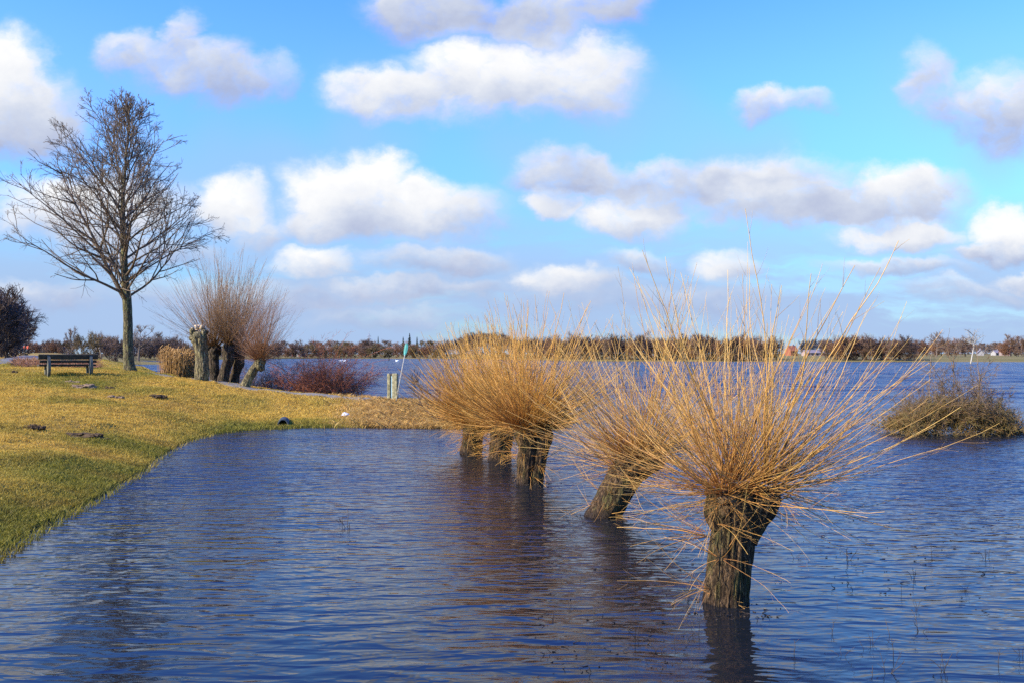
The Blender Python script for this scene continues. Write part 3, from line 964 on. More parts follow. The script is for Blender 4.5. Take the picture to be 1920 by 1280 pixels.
# ------------------------------------------------------------------ bench
M['bench_wood'] = mat_plain('weathered_wood', (.055, .046, .028), .85, .4, 9, .006)
M['bench_frame'] = mat_plain('mossy_concrete', (.13, .12, .08), .9, .4, 12, .006)
Yb = 36.0
bp = at(128, 701, Yb); bp[2] = gz(bp[0], bp[1]) - .01
bench = empty('park_bench', bp, 'weathered wooden park bench seen from behind on the grass bank', 'bench', rz=math.radians(36))
# local: x along the bench, +y the way it faces (away from us)
m = MB(); m.box((0, -.10, .76), (2.16, .075, .20), rx=math.radians(14), bev=.012); m.build('backrest_plank', M['bench_wood'], bench, False)
m = MB(); m.box((0, -.045, .575), (2.06, .07, .10), rx=math.radians(14), bev=.012); m.build('backrest_plank', M['bench_wood'], bench, False)
m = MB(); m.box((0, .20, .425), (2.06, .26, .08), bev=.012); m.build('seat', M['bench_wood'], bench, False)
m = MB(); m.box((0, .46, .415), (2.06, .24, .06), bev=.012); m.build('seat', M['bench_wood'], bench, False)
for sx in (-.72, .80):
    out = []
    zs = np.linspace(-.12, .84, 14)
    for z in zs: out.append((-.13 - .22 * math.sin(max(0, (z + .12)) / .96 * math.pi) + .10 * (z < 0.2) * (0.2 - z), z))
    for z in zs[::-1]: out.append((-.085 + .06 * math.sin((z + .12) / .96 * math.pi) * .8, z))
    m = MB()
    m.prism(out, .10, 'x', (sx, 0, 0)); m.build('upright', M['bench_frame'], bench, False)
    m = MB(); m.box((sx, .24, .36), (.09, .66, .08), bev=.01); m.build('seat_bearer', M['bench_frame'], bench, False)
    m = MB(); m.prism([(.36, -.12), (.52, -.12), (.56, .32), (.32, .32)], .09, 'x', (sx, 0, 0)); m.build('leg', M['bench_frame'], bench, False)

# ------------------------------------------------------------------ sluice posts and marker staff
M['old_post'] = mat_plain('lichen_concrete', (.26, .23, .12), .9, .5, 9, .02)
M['rust'] = mat_plain('dark_iron', (.035, .03, .03), .6, .3, 20)
Yp = 33.3
pp = at(735, 749, Yp); pp[2] = gz(pp[0], pp[1])
sl = empty('sluice_frame', pp, 'old lichen covered concrete sluice frame of two posts on the dam', 'sluice', rz=math.radians(-14))
m = MB(); m.box((-.17, .16, .42), (.12, .14, 1.2), bev=.018); m.build('post', M['old_post'], sl, False)
m = MB(); m.box((.15, -.06, .40), (.20, .16, 1.26), bev=.02); m.build('post', M['old_post'], sl, False)
m = MB(); m.box((-.01, .06, .985), (.40, .09, .085), rz=math.radians(-33), bev=.012); m.build('crossbar', M['rust'], sl, False)
M['blade_board'] = mat_plain('blue_board', (.20, .30, .33), .7, .3, 9)
m = MB(); m.box((-.015, .075, .48), (.10, .03, .90), rz=math.radians(-33)); m.build('sluice_board', M['blade_board'], sl, False)

M['staff'] = mat_plain('bleached_wood', (.38, .36, .28), .7, .3, 9)
M['teal'] = mat_plain('teal_paint', (.07, .30, .25), .5, .3, 8)
Ys = 32.6
a0 = at(741, 757, Ys); a1 = at(763, 643, Ys)
a0[2] = gz(a0[0], a0[1]) - .1
st = empty('marker_staff', a0, 'pale leaning staff with a teal paddle head beside the sluice frame', 'staff')
d = a1 - a0
m = MB(); m.tube([d * 0, d * .4, d * .82], [.022, .020, .018], 10); m.build('shaft', M['staff'], st)
u = d / np.linalg.norm(d)
e1, e2 = d * .80, d * 1.0
m = MB()
ln = np.linalg.norm(e2 - e1)
side = np.array([1, -.25, 0]); side = nrm(side - u * side.dot(u)); th_ = np.cross(u, side)
prof = [(0, .025), (.12, .045), (.35, .068), (.65, .07), (.88, .055), (1, .02)]
ring = []
for tt_, w in prof:
    c = e1 + u * ln * tt_
    ring.append([c - side * w, c - th_ * .016, c + side * w, c + th_ * .016])
R_ = np.array(ring); ix = np.arange(24).reshape(6, 4); j = [1, 2, 3, 0]
m.add(R_, [np.stack([ix[:-1], ix[:-1][:, j], ix[1:][:, j], ix[1:]], -1).reshape(-1, 4), ix[0][None], ix[-1][None]])
m.build('paddle', M['teal'], st, False)

# stone and drain pipe
M['stone'] = mat_plain('pale_stone', (.55, .55, .54), .8, .2, 12, .01)
q_ = at(648, 776, 30.2); q_[2] = gz(q_[0], q_[1])
m = MB(); m.blob((0, 0, .05), (.13, .09, .09), np.random.default_rng(2), 18, 12, .3, 1.6)
o = m.build('stone', M['stone'], None, False); o.location = q_; tag(o, 'pale grey stone lying on the grass of the dam', 'stone')
M['pipe'] = mat_plain('blue_grey_concrete', (.05, .06, .06), .8, .35, 8, .006)
M['pipe_in'] = mat_plain('pipe_shade', (.012, .012, .012), .9, .2, 8)  # near-black colour painted as the shade inside the pipe
q_ = at(531, 800, 27.9)
q_[2] = .10
dp_ = empty('drain_pipe', q_, 'dark round drain pipe mouth at the foot of the bank', 'pipe', rz=math.radians(12))
a = np.linspace(0, 2 * np.pi, 28, endpoint=False)
m = MB()
rr_ = []
for (y, r) in [(-.10, .12), (-.10, .165), (-.06, .17), (.9, .17), (.9, .12), (.2, .12)]:
    rr_.append(np.stack([np.cos(a) * r, np.full(28, y), np.sin(a) * r], 1))
rr_ = np.array(rr_); ix = np.arange(6 * 28).reshape(6, 28); j = (np.arange(28) + 1) % 28
fs = [np.stack([ix[:-1], ix[:-1][:, j], ix[1:][:, j], ix[1:]], -1).reshape(-1, 4), np.stack([ix[-1], ix[-1][j], ix[0][j], ix[0]], -1)]
m.add(rr_, fs); m.build('pipe_ring', M['pipe'], dp_)
m = MB(); m.tube([(0, .25, 0), (0, .27, 0)], [.119, .119], 28); m.build('shade_disc', M['pipe_in'], dp_)  # disc added across the bore, its colour standing in for the dark interior
m = MB(); m.prism([(-.26, -.2), (.26, -.2), (.2, -.10), (-.2, -.10)], .3, 'y', (0, -.22, .01)); m.build('outlet_slab', M['pipe'], dp_, False)

# ------------------------------------------------------------------ molehills
M['soil'] = mat_plain('dark_soil', (.085, .055, .028), .95, .4, 25, .02, .1)
M['soil_dry'] = mat_plain('dry_soil', (.24, .16, .09), .95, .35, 25, .02, .1)
MH = [(62, 799, 20, .17, .05, 'soil', 'small dark molehill alone near the left edge of the slope'),
      (152, 803, 20.2, .36, .06, 'soil', 'long dark stretched molehill on the open slope'),
      (154, 729, 31.5, .33, .13, 'soil_dry', 'largest pale dry molehill on the grass below the bench'),
      (134, 714, 33.5, .22, .09, 'soil_dry', 'pale molehill between the bench and the largest molehill'),
      (28, 702, 37, .16, .10, 'soil', 'dark molehill left of the bench at the path'),
      (204, 727, 31.5, .16, .05, 'soil', 'flat dark molehill right of the largest pale molehill'),
      (213, 743, 28.6, .2, .04, 'soil_dry', 'low brown molehill on the slope below the solitary tree'),
      (292, 740, 29.6, .25, .04, 'soil', 'low dark molehill on the slope below the pollards')]
for k_, (px_, py_, Yh, r, h, mt, lab) in enumerate(MH):
    q_ = at(px_, py_, Yh); q_[2] = gz(q_[0], q_[1])
    r_ = np.random.default_rng(100 + k_); m = MB(); h = h * 1.2 + .03; r = r * 1.15
    m.blob((0, 0, 0), (r, r * .55, h), r_, 40, 22, .5, 2.6)
    for _ in range(26):
        a = r_.uniform(0, 6.28); d_ = r * r_.uniform(.3, 1.25)
        m.blob((math.cos(a) * d_, math.sin(a) * d_ * .6, h * .25), r_.uniform(.015, .05, 3), r_, 8, 6, .3, 3)
    o = m.build('molehill', M[mt], None, False); o.location = q_; tag(o, lab, 'molehill', 'molehills on the grass bank')


# ------------------------------------------------------------------ bushes
def bush(name, base, label, cat, mat, stems, Lr, th, seed, spread, r0=.012, trop=-.02, sub=7, subL=(.3, .9), sub2=4, K=10, wig=.07, group=None, squash=(1, 1), parts=None):
    root = empty(name, base, label, cat, group)
    r_ = np.random.default_rng(seed)
    m = MB()
    S = np.stack([r_.normal(0, spread[0], stems), r_.normal(0, spread[1], stems), np.full(stems, -.08)], 1)
    t_ = th * r_.uniform(0, 1, stems) ** .7; ph = r_.uniform(0, 2 * np.pi, stems)
    D = np.stack([np.sin(t_) * np.cos(ph) * squash[0], np.sin(t_) * np.sin(ph) * squash[1], np.cos(t_)], 1)
    L = r_.uniform(*Lr, stems)
    P = grow(S, D, L, K, wig, trop, r_); tone = r_.uniform(0, 1, stems)
    rb = r0 * r_.uniform(.5, 1, stems)
    m.tubes(P, taper(rb, rb * .35, K), 4, tone)
    S2, D2, i2, t2 = spawn(P, sub, .15, 1.0, .3, 1.1, r_)
    P2 = grow(S2, D2, r_.uniform(*subL, len(S2)) * (1.2 - .6 * t2), 5, .11, trop * .6, r_)
    r2 = rb[i2] * .5 * (1.1 - .6 * t2)
    m.tubes(P2, taper(r2, r2 * .5, 5), 3, tone[i2])
    if sub2:
        S3, D3, i3, t3 = spawn(P2, sub2, .2, 1.0, .4, 1.2, r_)
        P3 = grow(S3, D3, r_.uniform(.1, .3, len(S3)), 2, .12, 0, r_)
        r3 = np.maximum(r2[i3] * .6, .0035)
        m.tubes(P3, taper(r3, r3 * .6, 2), 3, r_.uniform(0, 1, len(S3)))
    m.build('twigs', M[mat], root)
    return root


def gp(px_, py_, Y, water=False):
    v = at(px_, py_, Y); v[2] = 0 if water else max(gz(v[0], v[1]), 0) ; return v


bush('bramble_bush', gp(612, 738, 38.6), 'red brown bramble thicket with arching stems behind the path', 'bush', 'bramble', 160, (1.3, 2.5), .9, 201, (.55, .45), .017, -.07, 10, (.3, .9), 6)
# tall arching stems of the same thicket
b2 = bush('arching_briar', gp(582, 730, 39.2), 'tall briar throwing long arching stems above the bramble thicket', 'bush', 'bramble', 26, (2.6, 4.3), .75, 202, (.5, .4), .015, -.085, 5, (.3, .9), 2, 14, .05)
bush('scrub_bush', gp(425, 712, 41), 'brown scrub bush between and behind the pollard trunks', 'bush', 'scrub', 60, (.9, 2.0), .8, 203, (.6, .4), .012, 0, 7, (.3, .7), 4)
bush('scrub_bush', gp(500, 722, 39.6), 'brown scrub bush right of the leaning pollard', 'bush', 'scrub', 60, (.7, 1.7), .8, 204, (.5, .4), .012, -.01, 7, (.3, .7), 4)
bush('scrub_bush', gp(548, 730, 39), 'low thin dark scrub left of the bramble thicket', 'bush', 'scrub', 34, (.6, 1.4), .8, 205, (.4, .3), .011, -.01, 6, (.2, .6), 3)
bush('scrub_bush', gp(352, 704, 44), 'orange brown scrub arching over the reeds behind the cut pollard', 'bush', 'scrub', 60, (1.2, 2.6), .75, 206, (.5, .4), .013, -.03, 7, (.3, .9), 4)
# small bare shrub at the water's edge
Y = 28.2
sh = empty('bare_shrub', gp(823, 800, Y, True), 'small dark leafless shrub at the end of the dam', 'shrub')
r_ = np.random.default_rng(77); m = MB()
S = np.array([[0, 0, -.1], [.02, 0, .12], [0, 0, .2], [.0, .0, .25], [.03, 0, .1]]); D = np.array([[-.1, 0, 1], [-.8, .1, .9], [.1, .2, 1], [-.55, -.2, 1], [.5, .1, .9.real]])
L = np.array([.5, 1.3, 1.5, 1.5, .8])
P = grow(S, D, L, 8, .07, .02, r_); m.tubes(P, taper(np.array([.04, .022, .022, .022, .018]), .007, 8), 7, np.zeros(5))
S2, D2, i2, t2 = spawn(P[1:], 12, .15, 1, .4, .9, r_); P2 = grow(S2, D2, r_.uniform(.2, .75, len(S2)), 5, .1, .03, r_); m.tubes(P2, taper(np.full(len(S2), .010), .005, 5), 4, r_.uniform(0, 1, len(S2)))
S3, D3, i3, t3 = spawn(P2, 5, .2, 1, .4, .9, r_); P3 = grow(S3, D3, r_.uniform(.1, .35, len(S3)), 3, .1, .03, r_); m.tubes(P3, taper(np.full(len(S3), .006), .004, 3), 3, r_.uniform(0, 1, len(S3)))
m.build('twigs', M['shrub_dark'], sh)

# island bush on the right
Yi = yw(812); bp = at(1790, 812, Yi); bp[2] = 0
isl = empty('flooded_bush', bp, 'wide brown and olive bush standing in the water at the right edge', 'bush')
r_ = np.random.default_rng(301)
def tangle(mat, name, n, xr, yr, zr, Lr, sub, sub2, trop, th, r0):
    m = MB()
    S = np.stack([r_.uniform(-xr, xr, n), r_.normal(0, yr, n), r_.uniform(-.05, zr, n) * 1.0], 1)
    S[:, 2] *= np.clip(1.05 - (np.abs(S[:, 0]) / xr) ** 2, .05, 1)
    t_ = th * r_.uniform(0, 1, n) ** .6; ph = r_.uniform(0, 2 * np.pi, n)
    D = np.stack([np.sin(t_) * np.cos(ph), np.sin(t_) * np.sin(ph), np.cos(t_)], 1)
    L = r_.uniform(*Lr, n) * np.clip(1.15 - .7 * np.abs(S[:, 0]) / xr, .3, 1)
    P = grow(S, D, L, 8, .10, trop, r_); tone = r_.uniform(0, 1, n); rb = r0 * r_.uniform(.4, 1, n)
    P[:, :, 2] = np.maximum(P[:, :, 2], -.02)
    m.tubes(P, taper(rb, rb * .4, 8), 4, tone)
    S2, D2, i2, t2 = spawn(P, sub, .15, 1, .3, 1.1, r_); P2 = grow(S2, D2, r_.uniform(.15, .55, len(S2)), 4, .14, trop, r_)
    P2[:, :, 2] = np.maximum(P2[:, :, 2], -.02)
    m.tubes(P2, taper(rb[i2] * .5, rb[i2] * .3, 4), 3, r_.uniform(0, 1, len(S2)))
    S3, D3, i3, t3 = spawn(P2, sub2, .2, 1, .4, 1.2, r_); P3 = grow(S3, D3, r_.uniform(.06, .2, len(S3)), 2, .12, 0, r_)
    P3[:, :, 2] = np.maximum(P3[:, :, 2], -.02)
    m.tubes(P3, taper(np.full(len(S3), .0055), .004, 2), 3, r_.uniform(0, 1, len(S3)))
    return m.build(name, M[mat], isl)
tangle('island_low', 'undergrowth', 340, 1.72, .45, .6, (.25, .75), 7, 6, -.03, 1.3, .009)
tangle('island_high', 'branches', 80, 1.35, .4, .3, (1.0, 2.2), 9, 5, .0, .8, .009)
m = MB()
S = np.stack([r_.uniform(-.5, .8, 9), r_.normal(0, .3, 9), np.full(9, .3)], 1)
P = grow(S, np.stack([r_.normal(0, .3, 9), r_.normal(0, .3, 9), np.ones(9)], 1), r_.uniform(1.5, 2.4, 9), 10, .09, .02, r_)
m.tubes(P, taper(np.full(9, .015), .005, 10), 5, r_.uniform(0, 1, 9))
S2, D2, i2, t2 = spawn(P, 14, .3, 1, .4, .9, r_); P2 = grow(S2, D2, r_.uniform(.15, .5, len(S2)), 4, .1, .02, r_); m.tubes(P2, taper(np.full(len(S2), .007), .004, 4), 3, r_.uniform(0, 1, len(S2)))
m.build('tall_stem', M['island_high'], isl)
bp2 = at(1903, 814, Yi); bp2[2] = 0
m = MB(); n = 260
P = grow(np.stack([r_.normal(0, .17, n), r_.normal(0, .12, n), r_.uniform(0, .12, n)], 1), np.stack([r_.normal(0, 1, n), r_.normal(0, 1, n), r_.normal(0.1, .3, n)], 1), r_.uniform(.1, .4, n), 3, .15, -.05, r_)
P[:, :, 2] = np.maximum(P[:, :, 2], -.02)
m.tubes(P, taper(r_.uniform(.004, .01, n), .004, 3), 3, r_.uniform(0, 1, n))
o = m.build('drift_heap', M['reed'], None); o.location = bp2; tag(o, 'small heap of pale drifted stalks beside the flooded bush', 'drift heap')

# reeds behind the cut pollard
r_ = np.random.default_rng(401)
m = MB(); n = 1000
Yr = r_.uniform(41.5, 44.5, n); Xr = xw(r_.uniform(319, 362, n), 43) ; Zr = np.maximum(gh(Xr, Yr), -.05)
P = grow(np.stack([Xr, Yr, Zr], 1), np.stack([r_.normal(0, .12, n), r_.normal(0, .12, n), np.ones(n)], 1), r_.uniform(.7, 1.4, n), 5, .04, -.01, r_)
m.tubes(P, taper(r_.uniform(.007, .013, n), .006, 5), 3, r_.uniform(0, 1, n))
# feathery seed heads
S = P[:, -1]; P2 = grow(S[:700], np.stack([r_.normal(.5, .3, 700), r_.normal(0, .3, 700), np.ones(700)], 1), r_.uniform(.12, .25, 700), 3, .1, -.1, r_)
m.tubes(P2, taper(np.full(700, .012), .018, 3), 3, r_.uniform(.5, 1, 700))
tag(m.build('reeds', M['reed']), 'golden reed bed behind the cut pollard', 'reeds', kind='stuff')

# brown dead bracken litter behind the bench
M['litter'] = mat_twig('dead_bracken', (.24, .085, .03), (.40, .19, .07), (.10, .04, .018), (.20, .075, .03))
m = MB(); n = 9500
Yl = r_.uniform(50, 74, n); Xl = xw(r_.uniform(28, 182, n), Yl); Zl = gh(Xl, Yl)
cl = fbm(np.stack([Xl, Yl, 0 * Xl], 1) * .5, 3) + .2
kk = cl > 0
P = grow(np.stack([Xl, Yl, Zl], 1)[kk], np.stack([r_.normal(0, 1, n), r_.normal(0, 1, n), r_.uniform(0, .9, n)], 1)[kk], r_.uniform(.2, .7, n)[kk], 3, .15, -.12, r_)
m.tubes(P, taper(r_.uniform(.012, .022, len(P)), .008, 3), 3, r_.uniform(0, 1, len(P)))
tag(m.build('dead_bracken', M['litter']), 'rusty brown dead bracken lying behind the bench', 'bracken', kind='stuff')


# ------------------------------------------------------------------ stems in the water
r_ = np.random.default_rng(501)
protos = []
for k_ in range(7):
    m = MB(); n = r_.integers(1, 4)
    P = grow(np.stack([r_.normal(0, .015, n), r_.normal(0, .015, n), np.full(n, -.06)], 1), np.stack([r_.normal(0, .4, n), r_.normal(0, .2, n), np.ones(n)], 1), r_.uniform(.16, .34, n), 5, .12, -.05, r_)
    m.tubes(P, taper(np.full(n, .0042), .0022, 5), 4, r_.uniform(0, 1, n))
    S2, D2, i2, t2 = spawn(P, 2, .4, .9, .5, 1.1, r_); P2 = grow(S2, D2, r_.uniform(.03, .1, len(S2)), 3, .1, 0, r_); m.tubes(P2, taper(np.full(len(S2), .0028), .0018, 3), 3, r_.uniform(0, 1, len(S2)))
    protos.append(m.mesh('dead_stem')); protos[-1].materials.append(M['deadstem'])
spots = []
for _ in range(26): spots.append((r_.uniform(1430, 1915), 985 + 285 * r_.uniform(0, 1) ** .8))
for _ in range(12): spots.append((r_.uniform(1030, 1310), r_.uniform(1060, 1260)))
for q_ in [(392, 940), (412, 896), (458, 896), (345, 958), (640, 985), (650, 988), (1000, 900), (880, 868), (868, 872), (952, 1140)]: spots.append(q_)
WS = ['thin dark dead stem poking out of the water at the lower right', 'thin dark dead stem poking out of the water left of the nearest trunk', 'thin dark dead stem poking out of the open water of the inlet']
for k_, (px_, py_) in enumerate(spots):
    Yq = yw(py_)
    o = link('dead_stem', protos[k_ % 7]); o.location = (xw(px_, Yq), Yq, 0); o.rotation_euler = (0, 0, r_.uniform(0, 6.28)); s = r_.uniform(.4, .95) * np.clip(Yq / 10, .8, 2.0); o.scale = (s, s, s)
    tag(o, WS[0] if k_ < 26 else WS[1] if k_ < 38 else WS[2], 'stem', 'dead stems in the water')
# floating flecks
m = MB(); n = 190
pxs = r_.uniform(1430, 1920, n); pys = np.clip(r_.normal(1045, 55, n), 975, 1275)
pxs[:110] = r_.uniform(1000, 1300, 110); pys[:110] = r_.uniform(1050, 1270, 110)
Yq = EYE * F / (pys - HOR); Xq = xw(pxs, Yq)
for (bx_, by_, rr0, cnt) in ((1365, 1140, .24, 60), (1128, 974, .28, 40), (995, 908, .3, 30)):
    Yt = yw(by_); a_ = r_.uniform(0, 6.28, cnt); d_ = rr0 * r_.uniform(.9, 2.0, cnt)
    Xq = np.concatenate([Xq, xw(bx_, Yt) + np.cos(a_) * d_]); Yq = np.concatenate([Yq, Yt + np.sin(a_) * d_ * .8]); n += cnt
P = grow(np.stack([Xq, Yq, np.full(n, .004)], 1), np.stack([r_.normal(0, 1, n), r_.normal(0, .5, n), r_.uniform(-.1, .15, n)], 1), r_.uniform(.01, .07, n), 2, .3, 0, r_)
m.tubes(P, taper(r_.uniform(.002, .006, n), .0015, 2), 4, r_.uniform(0, 1, n))
tag(m.build('floating_debris', M['deadstem']), 'scattered dark flecks of plant debris floating on the water', 'debris', kind='stuff')


# ------------------------------------------------------------------ far trees
def far_tree(seed, H, Wd, matk, limbs=16, n2=6, n3=6, trunk=.3, r0=.16, tw=.045, upright=.03, K=6, fill=1.0):
    """two shared meshes: trunk, crown"""
    r_ = np.random.default_rng(seed)
    t = MB(); z = np.linspace(0, 1, 8)
    pts = np.stack([fbm(np.stack([z * 1.5, z * 0 + seed, z * 0], 1), 2) * Wd * .05, fbm(np.stack([z * 1.5, z * 0, z * 0 + seed], 1), 2) * Wd * .05, z * H * .93 - .3], 1)
    t.tube(pts, r0 * (1.1 - z) + tw * .5, 7, .2, False)
    c = MB()
    tl = r_.uniform(trunk, .97, limbs); S = np.stack([np.interp(tl, z, pts[:, k]) for k in range(3)], 1)
    ph = r_.uniform(0, 6.28, limbs); prof = np.sin(np.clip((tl - trunk * .5) / (1.02 - trunk * .5), 0, 1) * np.pi) ** .7
    an = np.interp(tl, [trunk, 1], [1.05, .45]) * r_.uniform(.8, 1.15, limbs)
    D = np.stack([np.sin(an) * np.cos(ph), np.sin(an) * np.sin(ph), np.cos(an)], 1)
    L = Wd * .62 * np.maximum(prof, .3) * r_.uniform(.75, 1.15, limbs)
    P = grow(S, D, L, K, .10, upright, r_); c.tubes(P, taper(np.full(limbs, r0 * .45), tw * .8, K), 4, r_.uniform(0, 1, limbs))
    S2, D2, i2, t2 = spawn(P, n2, .15, 1, .4, 1.0, r_); P2 = grow(S2, D2, L[i2] * .48 * (1.15 - .6 * t2), 4, .13, upright, r_)
    c.tubes(P2, taper(np.full(len(S2), tw * 1.2), tw * .6, 4), 3, r_.uniform(0, 1, len(S2)))
    S3, D3, i3, t3 = spawn(P2, n3, .15, 1, .4, 1.1, r_); P3 = grow(S3, D3, L[i2][i3] * .24 * r_.uniform(.5, 1.2, len(S3)), 2, .15, upright, r_)
    c.tubes(P3, taper(np.full(len(S3), tw * .62), tw * .35, 2), 3, r_.uniform(0, 1, len(S3)))
    tm, cm = t.mesh('trunk'), c.mesh('crown')
    tm.materials.append(FT[matk]); cm.materials.append(FT[matk])
    return tm, cm, c, t


def put_far(tm, cm, loc, s, rz, label, cat='tree', group=None, name='far_tree', sx=1.0):
    root = empty(name, loc, label, cat, group, rz)
    root.scale = (s * sx, s * sx, s)
    link('trunk', tm, None, root); link('crown', cm, None, root)
    return root


VAR = {}
for k_, mk in enumerate(['brown', 'rust', 'grey', 'dark', 'olive']):
    VAR[mk] = [far_tree(600 + k_ * 10 + v, 10, 8.5, mk, 24, 7, 7, .04, .17, .07, .02) for v in range(3)]
BUSH = {mk: [far_tree(700 + k_ * 10 + v, 5, 7.5, mk, 26, 7, 7, .03, .12, .06, .02) for v in range(2)] for k_, mk in enumerate(['rust', 'olive', 'brown', 'dark'])}
OPEN = [far_tree(800 + v, 10, 7, 'grey', 15, 6, 5, .3, .2, .05, .05) for v in range(3)]
SLIM = [far_tree(820 + v, 12, 5.5, 'grey', 20, 5, 5, .35, .28, .06, .10) for v in range(2)]


def conifer(seed, H, Wd, matk='green'):
    r_ = np.random.default_rng(seed); t, c = MB(), MB()
    t.tube([(0, 0, -.3), (0, 0, H)], [Wd * .06, .03], 7, .2, False)
    n = 260
    z = H * (.12 + .87 * r_.uniform(0, 1, n) ** .8); ph = r_.uniform(0, 6.28, n)
    L = Wd * .55 * (1.02 - z / H) * r_.uniform(.6, 1.2, n) + .15
    P = grow(np.stack([0 * z, 0 * z, z], 1), np.stack([np.cos(ph), np.sin(ph), r_.normal(.05, .2, n)], 1), L, 4, .08, -.05, r_)
    c.tubes(P, taper(np.full(n, .22), .1, 4), 4, r_.uniform(0, 1, n))
    tm, cm = t.mesh('trunk'), c.mesh('crown'); tm.materials.append(FT[matk]); cm.materials.append(FT[matk])
    return tm, cm


FG = 'far trees round the lake'
def far_loc(px_, Y): x = xw(px_, Y); return np.array([x, Y, max(gz(x, Y), .0)])
def far(kind, v, px_, Y, hpx, label, name='far_tree', sx=1.0, group=FG, cat='tree'):
    """hpx: height in photo pixels"""
    tm, cm = kind[v % len(kind)][:2]
    loc = far_loc(px_, Y)
    H0 = max(np.max([vv.co.z for vv in tm.vertices]), .1) if len(tm.vertices) < 100 else 9.3
    s = hpx / F * Y / H0 * .72
    return put_far(tm, cm, loc, s, (px_ * 1.7) % 6.28, label, cat, group, name, sx)


# left: dark wood at the frame edge
rr = np.random.default_rng(900)
DW = 'dark bare tree in the wood at the left edge beyond the lane'
for (px_, Y, hp, sx) in [(-30, 105, 108, 1.0), (4, 118, 112, .9), (30, 125, 84, 1.1), (48, 140, 62, 1.0), (-60, 120, 120, 1.0), (15, 108, 66, 1.3), (-10, 135, 100, 1.0), (40, 150, 50, 1.2)]:
    far(VAR['dark'], int(px_) & 3, px_, Y, hp * 1.36, DW, 'far_tree', sx, 'dark wood by the lane')
# hedgerow trees on the left horizon
for (kd, mk, px_, Y, hp, sx, lab) in [
        (BUSH, 'olive', 152, 150, 58, .8, 'broad olive brown tree clump on the left horizon above the bench'), (VAR, 'grey', 134, 160, 66, .7, 'thin grey tree at the left end of the olive clump'),
        (BUSH, 'olive', 170, 156, 66, .8, 'olive brown tree in the middle of the clump above the bench'), (BUSH, 'brown', 186, 165, 54, .8, 'brown round topped tree right of the olive clump'),
        (BUSH, 'olive', 136, 172, 46, .9, 'low olive bush at the left foot of the horizon clump'), (VAR, 'brown', 187, 180, 58, .7, 'slender brown tree rising right of the olive clump'),
        (BUSH, 'brown', 204, 200, 48, .9, 'brown tree on the horizon left of the big trunk'), (BUSH, 'dark', 218, 215, 44, 1.0, 'dark tree left behind the solitary trunk'),
        (BUSH, 'dark', 118, 200, 30, 1.0, 'dark low bush behind the walkers above the bench'),
        (OPEN, 'grey', 262, 250, 92, 1.25, 'pale open tree directly behind the trunk of the solitary tree'),
        (BUSH, 'dark', 283, 390, 50, 1.0, 'dark tree across the small inlet'), (BUSH, 'dark', 306, 400, 46, 1.0, 'dark tree at the right end of the inlet wood'),
        (VAR, 'grey', 297, 415, 62, .7, 'thin grey tree rising above the inlet wood'), (BUSH, 'brown', 327, 430, 48, 1.0, 'brown tree just left of the reeds')]:
    far(kd[mk] if isinstance(kd, dict) else kd, int(px_), px_, Y, hp * (.66 if kd is BUSH else .9), lab, 'far_tree', sx)
for i_, px_ in enumerate(range(56, 128, 5)):
    far(BUSH['brown' if i_ % 2 else 'rust'], i_, px_ + rr.uniform(-2, 2), 420 + rr.uniform(0, 60), rr.uniform(17, 25), 'small far bush in the pale hedge line above the lane', 'far_bush', .8, 'hedge line above the lane', 'bush')
for i_, px_ in enumerate(range(196, 340, 7)):
    far(BUSH['dark' if i_ % 3 else 'brown'], i_, px_ + rr.uniform(-3, 3), 350 + rr.uniform(0, 60) + (px_ > 260) * 30, rr.uniform(24, 33), 'dark bush in the low wood behind the solitary trunk', 'far_bush', .8, 'bushes behind the solitary trunk', 'bush')
for i_, (px_, Y, hp) in enumerate([(-14, 104, 84), (10, 106, 92), (24, 116, 70), (-34, 110, 90), (12, 122, 104), (28, 132, 72)]):
    far(BUSH['dark'], i_, px_, Y, hp, 'dark bush filling the wood at the left edge beyond the lane', 'far_bush', .75, 'undergrowth of the left edge wood', 'bush')
# far shore, centre left
kinds = ['rust', 'brown', 'grey', 'rust', 'brown', 'olive']
for i_, px_ in enumerate(np.arange(340, 840, 8.5)):
    mk = kinds[rr.integers(0, 6)]
    far(VAR[mk], i_, px_ + rr.uniform(-3, 3), np.interp(px_, YS_PX, YS_Y) + rr.uniform(60, 190), rr.uniform(22, 34), 'far tree in the brown wood across the lake, left of the golden willows', 'far_tree', 1.1, 'far wood across the lake')
for i_, px_ in enumerate(np.arange(345, 840, 7.5)):
    mk = ['rust', 'olive', 'brown'][rr.integers(0, 3)]
    far(BUSH[mk], i_, px_ + rr.uniform(-4, 4), np.interp(px_, YS_PX, YS_Y) + rr.uniform(10, 40), rr.uniform(13, 22), 'low rusty bush on the far shore left of the golden willows', 'far_bush', 1.0, 'bushes on the far shore', 'bush')
far(BUSH['dark'], 0, 686, 720, 27, 'dark round tree on the far shore below the pylon', 'far_tree', .9)
# taller wood behind the golden willows
for i_, px_ in enumerate(np.arange(838, 1000, 9)):
    far(VAR['brown' if i_ % 2 else 'dark'], i_, px_ + rr.uniform(-3, 3), 560 + rr.uniform(0, 60), 34 + 20 * math.exp(-((px_ - 900) / 45) ** 2) + rr.uniform(-3, 5), 'tall brown tree in the wood behind the golden willow crowns', 'far_tree', 1.1, 'wood behind the golden willows')
